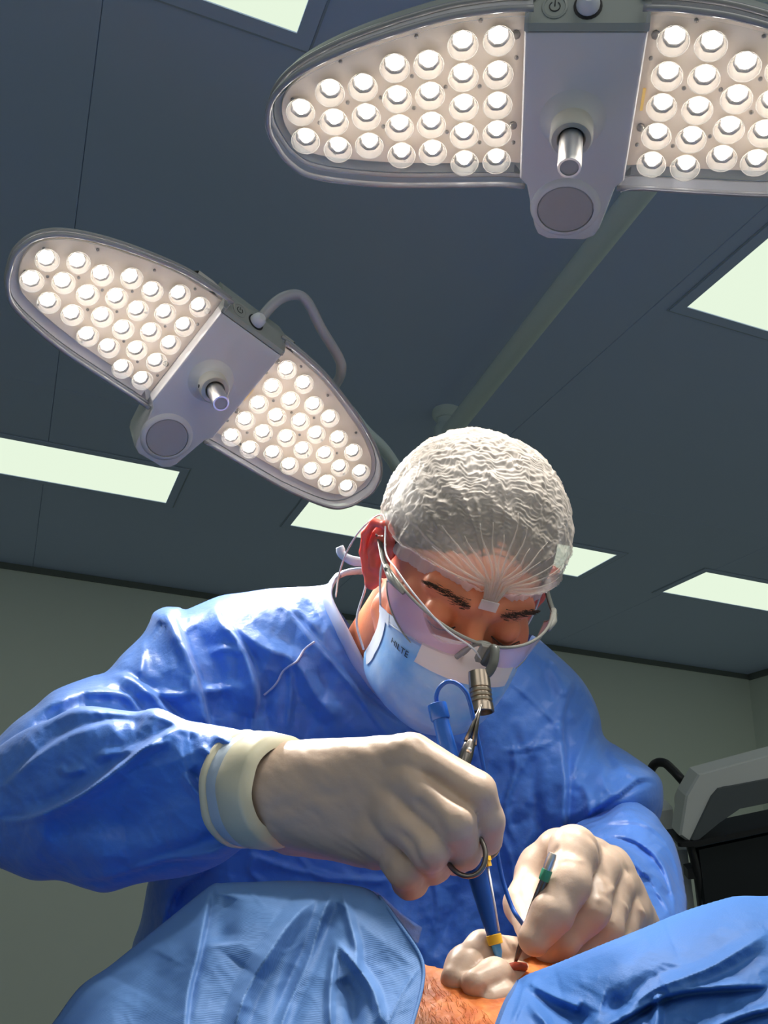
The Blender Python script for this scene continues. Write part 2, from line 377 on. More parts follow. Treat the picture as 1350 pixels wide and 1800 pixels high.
    add('disc', lathe([(.0318, 0), (.0318, .0045), (.0305, .0055)], (-.004, -.119, -.0295), (0, 0, -1), 40), M_disc, sharp=30)
    # handle socket and handle
    sk = add('handle_socket', lathe([(.042, -.001), (.034, .002), (.028, .007), (.0225, .012), (.0215, .034), (.0195, .036), (.0185, .036), (.0185, .012)], (-.005, -.006, -.029), (0, 0, -1), 36, False), M_shell, sharp=60)
    add('socket_ring', lathe([(.0222, .012), (.0225, .014), (.0225, .034), (.0205, .0365), (.0150, .0365), (.0132, .034)], (-.005, -.006, -.029), (0, 0, -1), 36, False), M_bone, sharp=40)
    add('pin_hole', lathe([(.0028, 0), (.0028, .0012)], np.array((-.005, -.006, -.029))+np.array([-.0195, -.0105, -.026]), (-.87, -.48, 0), 10), M_black)
    add('handle', lathe([(.0125, .015), (.0125, .079), (.0118, .083), (.0095, .083), (.009, .079)], (-.005, -.006, -.029), (0, 0, -1), 28, False), M_steel, sharp=40)
    add('handle_plug', lathe([(.0094, .070), (.0094, .0815)], (-.005, -.006, -.029), (0, 0, -1), 20), M_disc, sharp=40)
    add('back_housing', lathe([(.05, -.045), (.052, -.06), (.045, -.085), (.03, -.095)], (0, 0, 0), (0, 0, -1), 32), M_shell2, sharp=40)
    return root, L
BEAM = (1.0, 1.0)
lamp1, L1 = surgical_light([-.98288, .1797, .00264], [.20819, .43455, 1.0], 'large surgical light at the top of the picture, cut by the edge', True)
lamp2, L2 = surgical_light([-.41258, -.5239, -.6352], [-.26179, .20965, 1.43717], 'smaller-looking surgical light tilted at the left, with a curved handle bar', False)
# curved bar of the tilted lamp
M_bar = mat('bar_enamel', (.42, .43, .47), rough=.3)
zz = 1.455
bar = cr([P(448, 583, 1.44), P(462, 556, 1.45), P(490, 527, 1.47), P(520, 518, 1.49), P(541, 532, 1.50), P(565, 578, 1.52), P(594, 626, 1.55), P(600, 648, 1.56), P(592, 672, 1.58), P(560, 700, 1.60), P(500, 700, 1.57), P(470, 680, 1.55)], 8)
obj('handle_bar', tube(bar, .0085, 12), M_bar, lamp2)
# ceiling mount: column, two horizontal arms, drops to the lamps
M_arm = mat('arm_enamel', (.74, .84, .84), rough=.45)
hub = PH(785, 768, 1.5); mt = thing('ceiling_mount', (hub[0], hub[1], H), 'grey ceiling column with long horizontal tube arms carrying the two surgical lights', 'ceiling mount')
obj('ceiling_flange', lathe([(.05, 0), (.05, .02), (.045, .03), (.04, .035)], (hub[0], hub[1], H), (0, 0, -1), 32), M_arm, mt, sharp=40)
obj('column', lathe([(.035, .03), (.035, H-2.02)], (hub[0], hub[1], H), (0, 0, -1), 24), M_arm, mt, sharp=40)
e1 = PH(1150, 305, 1.5); dr = (e1-hub)/np.linalg.norm(e1-hub); e1b = e1+dr*.75
obj('long_arm', tube([hub-dr*.02, e1b], .031, 20), M_arm, mt, sharp=40)
obj('arm_joint', lathe([(.042, -.05), (.045, -.04), (.045, .03), (.036, .045)], hub, (0, 0, 1), 24), M_arm, mt, sharp=40)
top1 = L1((0, .0, .09)); kn1 = L1((0, .16, .12)); 
obj('drop_arm', tube(cr([top1, L1((0, .02, .14)), e1b+np.array([0, 0, -.25]), e1b+np.array([0, 0, .03])], 8), .024, 16), M_arm, mt)
h2 = np.array([hub[0], hub[1], CAM[2]+1.02]); a2 = P(690, 812, 2.2)
dd = a2-h2; tgt2 = L2((0, 0, .09))
# second arm passes behind the tilted lamp's end
mid2 = P(600, 715, 1.9)
obj('lower_arm', tube(cr([h2, P(700, 828, 2.35), P(640, 757, 2.05), P(600, 712, 1.9), P(540, 690, 1.72), L2((.03, .0, .12)), tgt2], 10), .0145, 14), M_arm, mt)
# ------------------------------------------------ cloth: solids blown up from an outline, with folds modelled into them
def seg_near(Q, A, Bq):
    best = np.full(len(Q), 1e9); pt = np.zeros_like(Q); side = np.zeros(len(Q)); par = np.zeros(len(Q))
    ab = Bq-A; L2_ = (ab**2).sum(1)+1e-12; n = len(A)
    for i in range(n):
        q = Q-A[i]; t = np.clip(q@ab[i]/L2_[i], 0, 1); c = q-t[:, None]*ab[i]; d = (c**2).sum(1); m = d < best
        best[m] = d[m]; pt[m] = (A[i]+t[:, None]*ab[i])[m]; side[m] = (ab[i, 0]*q[:, 1]-ab[i, 1]*q[:, 0])[m]; par[m] = ((i+t)/n)[m]
    return np.sqrt(best), pt, np.sign(side), par
def inside(Q, pl):
    x, y = Q[:, 0], Q[:, 1]; r = np.zeros(len(Q), bool); j = len(pl)-1
    for i in range(len(pl)):
        xi, yi, xj, yj = *pl[i], *pl[j]
        if yi != yj: r ^= ((yi > y) != (yj > y)) & (x < (xj-xi)*(y-yi)/(yj-yi)+xi)
        j = i
    return r
def tps(ctrl):
    c = np.array(ctrl, float); X = c[:, :2]/300; n = len(c)
    def U(r2): return .5*r2*np.log(r2+1e-9)
    K = U(((X[:, None]-X[None])**2).sum(-1))+np.eye(n)*1e-3; Pm = np.c_[np.ones(n), X]
    A = np.block([[K, Pm], [Pm.T, np.zeros((3, 3))]]); w = np.linalg.solve(A, np.r_[c[:, 2], 0, 0, 0])
    def f(Q):
        q = Q/300; r = np.full(len(q), w[n]); r = r+q@w[n+1:]
        for i in range(n): r = r+w[i]*U(((q-X[i])**2).sum(1))
        return r
    return f
def fold_height(Q, strokes):
    h = np.zeros(len(Q))
    for kind, w, amp, pts in strokes:
        amp = min(amp, w*.55)
        p = cr(pts, 6) if len(pts) > 2 else np.array(pts, float)
        lo, hi = p.min(0)-3*w, p.max(0)+3*w; m = ((Q > lo) & (Q < hi)).all(1)
        if not m.any(): continue
        d, _, s, t = seg_near(Q[m], p[:-1], p[1:])
        tp = np.clip(np.minimum(t, 1-t)*5, 0, 1)**.6; e = d/w
        if kind == 'r': k = np.exp(-e*e)
        elif kind == 't': k = np.maximum(1-e, 0)**1.3
        elif kind == 's': g_ = .5+.5*np.tanh(d*s/3.2); k = g_*np.exp(-1.5*e)-(1-g_)*.3*np.exp(-(e*3)**2)
        elif kind == 'v': k = -np.exp(-e*e)
        h[m] += amp*.001*k*tp
    return h
def crumple(Q, scale, ang=0., aniso=1., seed=3):
    c, s = math.cos(ang), math.sin(ang); x = (Q[:, 0]*c+Q[:, 1]*s)/scale; y = (-Q[:, 0]*s+Q[:, 1]*c)/(scale*aniso)
    x = x+.5*smooth_noise(x*.7, y*.7, seed+5); y = y+.5*smooth_noise(x*.7+9, y*.7, seed+6)
    a = smooth_noise(x+31, y+17, seed); b = smooth_noise(x*2.1+5, y*2.1+40, seed+1)
    return (1-2*np.abs(a))*.7+(1-2*np.abs(b))*.3
def facets(Q, scale, ang=0., aniso=1., seed=3):       # sharp connected creases round shallow hollows, like crushed paper
    c, s = math.cos(ang), math.sin(ang); x = (Q[:, 0]*c+Q[:, 1]*s)/(scale*aniso); y = (-Q[:, 0]*s+Q[:, 1]*c)/scale
    x = x+.6*smooth_noise(x*.8, y*.8, seed+5); y = y+.6*smooth_noise(x*.8+9, y*.8, seed+6)
    r = np.random.default_rng(seed); J = r.uniform(0, 1, (64, 64, 3)); xi, yi = np.floor(x).astype(int), np.floor(y).astype(int); best = np.full(len(x), 9.)
    for i in (-1, 0, 1):
        for j in (-1, 0, 1):
            k = J[(xi+i) % 64, (yi+j) % 64]; dd = (x-xi-i-k[:, 0])**2+(y-yi-j-k[:, 1])**2-.5*k[:, 2]; best = np.minimum(best, dd)
    return best+.1
def blow(runs, ctrl, T, R, Tb=None, strokes=(), step=5., power=.5, noise=(), back=True, rim=None):
    # runs: [(closed?, points)], closed runs bend away at the silhouette, open runs end as a cloth edge
    pl, cs = [], []
    for cl, pts in runs:
        p = cr(pts, 6) if len(pts) > 2 else np.array(pts, float)
        if cl: cs.append(p)
        pl.append(p)
    full = np.concatenate(pl); fA, fB = full, np.roll(full, -1, 0)
    k = np.linalg.norm(fB-fA, axis=1) > 1e-6; fA, fB = fA[k], fB[k]
    lo, hi = full.min(0)-step, full.max(0)+step
    gx, gy = np.arange(lo[0], hi[0]+step, step), np.arange(lo[1], hi[1]+step, step); nx_, ny_ = len(gx), len(gy)
    Q = np.stack(np.meshgrid(gx, gy, indexing='ij'), -1).reshape(-1, 2)
    ins = inside(Q, full); d, pt, _, _ = seg_near(Q, fA, fB)
    use = ins | (d < 1.25*step); snap = (~ins) | (d < .3*step); core = ins & ~snap; Q = np.where(snap[:, None], pt, Q)
    idx = -np.ones(len(Q), int); idx[use] = np.arange(use.sum()); Qs = Q[use]; cg = core.reshape(nx_, ny_); ok = (cg[:-1, :-1] | cg[1:, :-1] | cg[1:, 1:] | cg[:-1, 1:]).ravel()
    G = idx.reshape(nx_, ny_); F = []
    a, b, c, e = G[:-1, :-1].ravel(), G[1:, :-1].ravel(), G[1:, 1:].ravel(), G[:-1, 1:].ravel(); q = np.stack([a, b, c, e], 1); n = (q >= 0).sum(1)
    F = q[(n == 4) & ok].tolist()+[[v for v in r if v >= 0] for r in q[(n == 3) & ok]]
    dc = np.full(len(Qs), 1e9)
    for p in cs: dc = np.minimum(dc, seg_near(Qs, p[:-1], p[1:])[0])
    t = np.clip(dc/R, 0, 1); prof = (1-(1-t)**2)**power
    do = np.full(len(Qs), 1e9)
    for (cl, pts) in runs:
        if not cl: p = cr(pts, 6) if len(pts) > 2 else np.array(pts, float); do = np.minimum(do, seg_near(Qs, p[:-1], p[1:])[0])
    Zb = tps(ctrl)(Qs); fade = np.clip(dc/14, 0, 1)*(.05+.95*np.clip(do/24, 0, 1))
    h = fold_height(Qs, strokes)
    for nz in noise:
        sc, amp, ang, an, sd = nz[:5]; h = h+(facets if len(nz) > 5 else crumple)(Qs, sc, ang, an, sd)*amp*.001
    Zf = Zb-T*prof-h*fade
    V = np.stack([(Qs[:, 0]-675)/FPX*Zf, (900-Qs[:, 1])/FPX*Zf, Zf], 1)
    info = (Qs, Zf)
    if not back: return (CAM+V@B, F), info
    Z2 = Zb+(T if Tb is None else Tb)*prof; edge = dc < .6; m = len(Qs)
    V2 = np.stack([(Qs[:, 0]-675)/FPX*Zb, (900-Qs[:, 1])/FPX*Zb, Z2], 1)
    mp = np.where(edge, np.arange(m), np.arange(m)+m)
    F2 = [[int(mp[v]) for v in f[::-1]] for f in F]
    return (CAM+np.concatenate([V, V2])@B, F+F2), info
def depth_at(info, x, y):
    Q, Z = info; i = ((Q-np.array([x, y]))**2).sum(1).argmin(); return Z[i]

M_gown = mat('gown_cloth', (.070, .215, .68), rough=.42, spec=.45, sheen=.15, bumps=[('noise', 55, .35, .005), ('ridge', 17, .22, .006), ('ridge', 41, .12, .003), ('noise', 900, .15, .0006)])
M_gown2 = mat('gown_trim', (.42, .52, .78), rough=.5)
M_drapeL = mat('drape_cloth', (.105, .225, .49), rough=.6, spec=.3, bumps=[('wave', 330, .16, .0005), ('noise', 30, .2, .004)])
M_drapeR = mat('drape_cloth_dense', (.055, .175, .50), rough=.55, spec=.3, bumps=[('noise', 40, .25, .003), ('noise', 800, .3, .0007)])
surgeon = thing('person', P(650, 1650, 1.15)*np.array([1, 1, 0]), 'surgeon in a blue gown, white cap and face mask bending over the wound', 'person')

collar = [(935, 1116), (900, 1180), (850, 1228), (795, 1250), (745, 1252), (700, 1228), (645, 1172), (604, 1110), (578, 1058), (594, 1008)]
torso_runs = [
 (True, [(594, 1008), (570, 1028), (480, 1034), (430, 1041), (388, 1047), (350, 1062), (325, 1072), (308, 1068), (290, 1067), (270, 1077), (262, 1095), (249, 1117), (215, 1150), (186, 1181), (150, 1192), (95, 1214), (60, 1243), (22, 1272), (-20, 1315), (-60, 1360), (-85, 1420), (-40, 1470), (60, 1490), (190, 1500), (262, 1525), (258, 1560), (247, 1620), (232, 1665), (222, 1740), (205, 1900), (180, 2300)]),
 (False, [(180, 2300), (1100, 2300)]),
 (True, [(1100, 2300), (1075, 1900), (1060, 1700), (1060, 1620), (1085, 1560), (1130, 1500), (1160, 1440), (1166, 1395), (1156, 1362), (1107, 1325), (1064, 1297), (1055, 1262), (1046, 1235), (1030, 1205), (1010, 1180), (980, 1152), (948, 1124), (935, 1116)]),
 (False, collar)]
torso_ctrl = [(300, 1090, 1.125), (400, 1080, 1.155), (600, 1020, 1.175), (640, 1150, 1.195), (740, 1320, 1.215), (940, 1140, 1.215), (1050, 1260, 1.195), (1150, 1400, 1.085),
              (150, 1300, 1.000), (-40, 1400, 0.920), (260, 1600, 1.185), (700, 1650, 1.185), (1050, 1650, 1.185), (200, 2300, 0.960), (1100, 2300, 0.995), (700, 2300, 0.995), (500, 1300, 1.175)]
TS = [
 ('s', 55, 22, [(276, 1074), (300, 1070), (331, 1141), (352, 1205), (366, 1262), (372, 1290)]),
 ('t', 14, 9, [(262, 1100), (295, 1085), (312, 1120), (330, 1160)]),
 ('s', 50, 20, [(384, 1052), (392, 1088), (424, 1130), (446, 1180), (455, 1225), (446, 1262)]),
 ('t', 26, 10, [(392, 1086), (459, 1136), (519, 1164), (560, 1228), (590, 1262)]),
 ('s', 34, 10, [(470, 1040), (520, 1085), (575, 1150), (640, 1220), (700, 1272)]),
 ('v', 22, 12, [(345, 1100), (372, 1160), (385, 1220), (380, 1262)]),
 ('v', 12, 9, [(400, 1110), (418, 1165), (412, 1215)]),
 ('t', 16, 10, [(355, 1215), (392, 1212), (425, 1200)]),
 ('t', 12, 7, [(368, 1150), (400, 1140), (425, 1150)]),
 ('s', 40, 16, [(184, 1184), (225, 1187), (262, 1212), (299, 1251), (330, 1272)]),
 ('t', 16, 12, [(240, 1214), (290, 1222), (331, 1218), (335, 1185)]),
 ('t', 12, 8, [(250, 1116), (250, 1160), (246, 1195)]),
 ('s', 24, 10, [(150, 1215), (190, 1215), (225, 1222), (252, 1252)]),
 ('t', 26, 12, [(30, 1275), (90, 1240), (160, 1215), (215, 1215)]),
 ('v', 16, 12, [(60, 1275), (130, 1240), (200, 1232), (240, 1255)]),
 ('t', 10, 5, [(505, 1280), (512, 1210), (505, 1160)]), ('v', 16, 8, [(470, 1290), (466, 1240), (480, 1180)]), ('t', 12, 7, [(440, 1300), (446, 1260), (470, 1220)]),
 ('t', 9, 5, [(560, 1130), (600, 1180), (650, 1250), (680, 1290)]), ('t', 10, 4, [(480, 1060), (530, 1080), (560, 1110)]), ('v', 8, 3, [(530, 1050), (560, 1080), (600, 1140)]),
 ('r', 40, 10, [(560, 1250), (640, 1280), (720, 1300)]),
 # chest, picture right
 ('v', 12, 13, [(950, 1160), (958, 1190), (968, 1215), (977, 1228)]), ('r', 18, 8, [(975, 1150), (985, 1190), (990, 1225)]),
 ('s', 26, 11, [(1012, 1190), (1000, 1225), (990, 1262), (992, 1300)]),
 ('s', 36, 20, [(986, 1270), (994, 1320), (997, 1380), (994, 1450), (985, 1520)]),
 ('t', 16, 12, [(1046, 1245), (1030, 1300), (1010, 1350), (1000, 1385)]), ('v', 12, 10, [(1040, 1225), (1022, 1262), (1004, 1290)]),
 ('t', 13, 10, [(1013, 1375), (1030, 1390), (1036, 1425), (1030, 1462)]),
 ('s', 24, 13, [(1160, 1376), (1128, 1370), (1088, 1398), (1048, 1425), (1016, 1450)]),
 ('v', 14, 10, [(1062, 1300), (1070, 1330), (1085, 1350)]), ('t', 12, 8, [(1066, 1312), (1090, 1345), (1120, 1368)]), ('t', 10, 7, [(1066, 1330), (1060, 1370), (1075, 1400)]),
 ('t', 7, 3.5, [(957, 1282), (930, 1330), (900, 1378), (880, 1420)]), ('t', 7, 3, [(880, 1320), (930, 1315), (985, 1300)]),
 ('t', 5, 2.0, [(885, 1190), (925, 1222), (960, 1255), (985, 1282)]),
 ('r', 26, 7, [(905, 1450), (915, 1530), (925, 1600), (930, 1650)]), ('v', 14, 6, [(935, 1330), (945, 1420), (960, 1500)]), ('t', 8, 3, [(870, 1440), (900, 1520), (905, 1600)]),
 ('t', 9, 7, [(1000, 1400), (1040, 1330), (1060, 1300)]), ('t', 8, 6, [(1060, 1370), (1100, 1360), (1140, 1372)]), ('t', 8, 7, [(1040, 1420), (1080, 1390), (1110, 1350)]), ('t', 7, 5, [(1005, 1440), (1050, 1400), (1075, 1380)]), ('v', 9, 8, [(1010, 1260), (1018, 1230), (1036, 1216)]), ('t', 8, 5, [(900, 1290), (905, 1350), (890, 1420), (900, 1470)]),
 # belly
 ('t', 10, 5, [(430, 1500), (520, 1530), (640, 1548), (690, 1545)]), ('v', 24, 9, [(300, 1560), (330, 1600), (320, 1680)]), ('s', 40, 16, [(385, 1495), (350, 1540), (310, 1570), (290, 1640), (300, 1700)]),
 ('t', 10, 5, [(450, 1500), (440, 1530), (470, 1560)]), ('t', 8, 4, [(520, 1500), (560, 1540), (600, 1550)]), ('v', 12, 5, [(800, 1560), (790, 1620), (760, 1680)]), ('t', 8, 4, [(745, 1500), (770, 1580), (760, 1640)]),
]
torso_vf, torso_i = blow(torso_runs, torso_ctrl, .15, 190, .13, [(k_, w_, a_*1.35, p_) for k_, w_, a_, p_ in TS], step=4.2, noise=[(95, 9.0, 1.2, 1.9, 103, 1), (42, 2.6, .9, 1.7, 107, 1), (75, 3.0, .9, 1.8, 3), (34, 2.0, .5, 1.6, 9), (16, .7, 1.2, 1.3, 12)])
gown = obj('gown', torso_vf, M_gown, surgeon)
# neckline binding follows the cloth edge
def on(info, pts, lift=.003, n=6, ends=()):
    q = cr(pts, n); z = np.array([depth_at(info, x, y) for x, y in q])-lift
    k = np.ones(5)/5; zp = np.r_[[z[0]]*2, z, [z[-1]]*2]; z = np.convolve(zp, k, 'valid')
    return np.array([P(x, y, zz) for (x, y), zz in zip(q, z)])
nb = on(torso_i, [(584, 1024), (577, 1040), (578, 1062), (602, 1110), (640, 1180), (700, 1246), (745, 1276)], .004)
nb = np.concatenate([cr([P(668, 1012, 1.20), P(640, 1004, 1.185), P(610, 1006, 1.16), P(592, 1014, (nb[0]-CAM)@F_+.012)], 4), nb])
obj('neck_binding', tube(nb, .0085, 12, flat=.45), M_gown2, gown)
obj('tie_string', tube(on(torso_i, [(553, 1128), (535, 1142), (522, 1162), (507, 1172), (496, 1182), (488, 1198), (478, 1210), (464, 1222)], .004), .0013, 6), M_gown2, gown)
# right forearm sleeve, near the camera
FS = [
 ('s', 60, 20, [(0, 1440), (60, 1432), (140, 1395), (210, 1345), (262, 1305), (300, 1282), (330, 1275)]),
 ('t', 22, 9, [(20, 1430), (80, 1425), (150, 1390), (225, 1335), (280, 1296)]),
 ('s', 34, 12, [(0, 1385), (60, 1330), (120, 1290), (190, 1268), (235, 1268)]),
 ('v', 18, 11, [(60, 1310), (130, 1272), (200, 1262), (250, 1272)]),
 ('t', 16, 8, [(150, 1255), (225, 1250), (275, 1250), (320, 1275), (350, 1292)]),
 ('t', 12, 7, [(105, 1345), (118, 1358), (150, 1350)]), ('t', 14, 6, [(165, 1330), (240, 1318), (300, 1302)]),
 ('t', 16, 10, [(322, 1360), (340, 1385), (362, 1408), (380, 1425)]), ('v', 12, 9, [(338, 1352), (358, 1385), (385, 1412)]),
 ('t', 12, 12, [(372, 1370), (366, 1385), (378, 1402), (400, 1405)]), ('t', 12, 10, [(385, 1365), (400, 1355), (415, 1350)]), ('v', 10, 9, [(384, 1380), (395, 1392), (412, 1392)]),
 ('t', 14, 10, [(375, 1290), (400, 1305), (425, 1318)]), ('v', 10, 8, [(392, 1330), (410, 1335), (428, 1330)]), ('t', 12, 8, [(352, 1310), (380, 1335), (415, 1345)]),
 ('s', 30, 12, [(430, 1492), (380, 1508), (300, 1512), (240, 1530), (180, 1545), (120, 1545)]),
 ('v', 14, 8, [(410, 1455), (360, 1480), (300, 1500), (200, 1535)]), ('t', 12, 7, [(424, 1470), (385, 1492), (340, 1504)]),
 ('t', 8, 6, [(110, 1548), (130, 1552), (185, 1562)]), ('r', 40, 8, [(40, 1470), (120, 1490), (220, 1480)]), ('v', 30, 7, [(80, 1460), (180, 1450), (300, 1440)]),
]
sl_runs = [(True, [(440, 1292), (405, 1283), (350, 1273), (320, 1267), (275, 1247), (240, 1252), (215, 1251), (140, 1243), (85, 1265), (30, 1290), (-30, 1335), (-90, 1395), (-110, 1450), (-70, 1500), (0, 1526), (55, 1547), (105, 1548), (150, 1562), (188, 1569), (245, 1553), (330, 1540), (385, 1520), (425, 1492), (442, 1482)]), (False, [(442, 1482), (418, 1440), (410, 1385), (418, 1330), (440, 1292)])]
sl_ctrl = [(440, 1385, .738), (405, 1385, .735), (330, 1400, .752), (150, 1400, .80), (0, 1420, .86), (-100, 1440, .90), (200, 1270, .80), (200, 1550, .79), (420, 1300, .725), (420, 1480, .725)]
sl_vf, sl_i = blow(sl_runs, sl_ctrl, .055, 120, .05, [(k_, w_, a_*1.25, p_) for k_, w_, a_, p_ in FS], step=3.4, noise=[(85, 7.0, -.45, 2.4, 113, 1), (36, 2.0, -.4, 2.0, 117, 1), (60, 2.0, 2.5, 2.2, 21), (26, 1.2, 2.4, 2.0, 24), (12, .4, 0, 1, 30)])
obj('sleeve', sl_vf, M_gown, gown)
# left forearm sleeve
LS = [('s', 16, 11, [(1195, 1560), (1180, 1500), (1150, 1462), (1110, 1446), (1060, 1450), (1035, 1462)]), ('s', 16, 10, [(1185, 1590), (1165, 1530), (1130, 1488), (1085, 1472), (1050, 1474)]),
      ('s', 14, 8, [(1205, 1560), (1200, 1510), (1180, 1470), (1160, 1450)]), ('t', 14, 8, [(1120, 1530), (1150, 1540), (1175, 1570)]), ('t', 12, 7, [(1095, 1490), (1120, 1515), (1135, 1545)]), ('v', 12, 8, [(1090, 1480), (1130, 1500), (1160, 1545)]),
      ('t', 10, 7, [(1040, 1455), (1075, 1432), (1110, 1425)]), ('t', 9, 6, [(1070, 1445), (1095, 1420), (1098, 1400)])]
LS2 = [('t', 9, 9, [(1080, 1500), (1110, 1530), (1130, 1580), (1135, 1620)]), ('t', 8, 8, [(1120, 1480), (1160, 1510), (1180, 1560), (1186, 1610)]), ('v', 8, 9, [(1060, 1470), (1110, 1480), (1150, 1510)]), ('t', 7, 7, [(1150, 1470), (1180, 1500), (1196, 1540)]), ('t', 7, 6, [(1140, 1560), (1165, 1580), (1180, 1612)]), ('s', 12, 9, [(1170, 1600), (1140, 1545), (1095, 1510), (1050, 1495)])]
ls_runs = [(True, [(1030, 1600), (1010, 1540), (1000, 1490), (1015, 1455), (1060, 1435), (1090, 1412), (1120, 1412), (1150, 1430), (1166, 1452), (1184, 1478), (1197, 1520), (1204, 1560), (1208, 1590), (1204, 1640), (1185, 1680)]), (False, [(1185, 1680), (1110, 1690), (1030, 1600)])]
ls_vf, ls_i = blow(ls_runs, [(1050, 1450, .98), (1150, 1440, .97), (1100, 1540, .87), (1190, 1560, .88), (1080, 1660, .78), (1180, 1660, .79)], .05, 75, .05, [(k_, w_*.8, a_*1.5, p_) for k_, w_, a_, p_ in LS]+LS2, step=2.6, noise=[(40, 5.5, .7, 2.4, 121, 1), (38, 2.0, .7, 2.2, 41), (17, .7, .8, 1.8, 43)])
obj('sleeve', ls_vf, M_gown, gown)

# drapes over the patient
dl_runs = [(True, [(20, 1900), (60, 1842), (95, 1795), (140, 1735), (190, 1700), (235, 1664), (300, 1612), (368, 1558), (392, 1552), (450, 1550), (520, 1548), (600, 1553), (645, 1562), (667, 1576)]),
           (False, [(667, 1576), (700, 1622), (733, 1670), (744, 1700), (742, 1735), (732, 1775), (716, 1830), (690, 1950), (640, 2250)]), (False, [(640, 2250), (-200, 2250)]), (True, [(-200, 2250), (-80, 2040), (20, 1900)])]
DS = [('s', 30, 9, [(372, 1560), (366, 1600), (350, 1680), (335, 1740), (325, 1820)]), ('v', 24, 12, [(400, 1575), (390, 1620), (392, 1660)]), 
      ('t', 26, 14, [(565, 1575), (520, 1610), (470, 1680), (430, 1750), (405, 1830)]), ('v', 22, 12, [(600, 1590), (560, 1650), (520, 1720), (490, 1820)]), ('t', 18, 13, [(590, 1562), (570, 1600), (545, 1680), (510, 1760), (480, 1840)]),
      ('t', 14, 9, [(600, 1560), (612, 1610), (625, 1660), (628, 1710)]), ('t', 12, 10, [(592, 1650), (585, 1700), (580, 1760), (582, 1830)]), ('t', 16, 10, [(592, 1655), (620, 1690), (655, 1740), (672, 1800)]), ('v', 16, 10, [(600, 1720), (620, 1760), (625, 1830)]),
      ('t', 5, 2, [(740, 1695), (710, 1740), (690, 1780), (670, 1830)]), ('t', 5, 1.5, [(372, 1562), (420, 1552), (470, 1600)]), ('r', 40, 7, [(480, 1580), (470, 1640), (430, 1700)]),
      ('r', 60, 8, [(200, 1720), (170, 1780), (140, 1850)]), ('v', 30, 6, [(290, 1680), (250, 1760), (220, 1850)])]
dl_vf, dl_i = blow(dl_runs, [(60, 1850, .66), (235, 1670, .66), (370, 1560, .66), (560, 1555, .64), (667, 1580, .61), (740, 1700, .575), (715, 1830, .53), (400, 1800, .56), (150, 1850, .6), (640, 2250, .44), (-200, 2250, .52), (200, 2250, .47)], .045, 90, .008, DS, step=3.0, noise=[(90, 4.0, 2.1, 2.6, 131, 1), (70, 1.2, 2.2, 2.5, 51), (22, .5, 1, 1.5, 53)])
drapeL = obj('surgical_drape', dl_vf, M_drapeL, None, label='light blue ribbed drape with soft folds, beside the orange painted skin', cat='drape')
obj('drape_hem', tube(on(dl_i, [(667, 1576), (700, 1622), (733, 1670), (744, 1700), (742, 1735), (732, 1775), (716, 1830)], .0005), .0011, 6), M_drapeL, drapeL)
towel_vf, towel_i = blow([(False, [(640, 1560), (668, 1573), (705, 1605), (742, 1631)]), (False, [(742, 1631), (735, 1658)]), (False, [(735, 1658), (700, 1640), (660, 1610), (640, 1560)])], [(640, 1560, .66), (742, 1631, .68), (735, 1658, .675), (690, 1630, .67)], .001, 10, step=3, strokes=[('t', 4, 2, [(668, 1576), (705, 1609), (738, 1633)])])
obj('towel_corner', towel_vf, M_gown, None, label='bright blue cloth corner sticking out behind the ribbed drape', cat='drape')
dr_runs = [(True, [(1500, 1585), (1400, 1572), (1345, 1575), (1300, 1575), (1270, 1581), (1200, 1603), (1120, 1636), (1040, 1668), (975, 1695), (930, 1712), (912, 1722)]), (False, [(912, 1722), (902, 1745), (890, 1768), (876, 1805), (858, 1860), (830, 1950), (760, 2250)]), (False, [(760, 2250), (1600, 2250)]), (True, [(1600, 2250), (1560, 1800), (1500, 1585)])]
RS = [('t', 22, 9, [(1350, 1640), (1250, 1700), (1150, 1740), (1090, 1790)]), ('s', 34, 12, [(1350, 1735), (1270, 1738), (1180, 1750), (1100, 1790), (1030, 1830)]), ('t', 14, 9, [(1157, 1745), (1155, 1790), (1150, 1850)]),
      ('t', 16, 11, [(922, 1720), (960, 1745), (1005, 1765), (1020, 1770)]), ('v', 16, 11, [(935, 1730), (960, 1760), (1010, 1785), (1040, 1800)]), ('v', 22, 9, [(1060, 1760), (1110, 1770), (1170, 1735)]), ('t', 14, 8, [(930, 1765), (960, 1800), (990, 1850)]),
      ('r', 50, 8, [(980, 1720), (1080, 1690), (1180, 1650)]), ('s', 26, 9, [(1400, 1765), (1300, 1790), (1220, 1830)]), ('t', 9, 4, [(925, 1715), (915, 1760), (900, 1800)])]
dr_vf, dr_i = blow(dr_runs, [(1500, 1585, .56), (1300, 1580, .55), (1120, 1640, .55), (930, 1715, .555), (900, 1760, .535), (858, 1860, .50), (1200, 1800, .50), (1400, 1800, .48), (760, 2250, .42), (1600, 2250, .40), (1200, 2250, .41)], .05, 100, .008, RS, step=3.0, noise=[(95, 6.0, -.4, 2.2, 141, 1), (80, 1.5, .4, 2.0, 61), (30, 1.2, 1.9, 1.6, 63)])
drapeR = obj('surgical_drape', dr_vf, M_drapeR, None, label='darker blue smooth drape rising to the right in front of the gloved left hand', cat='drape')
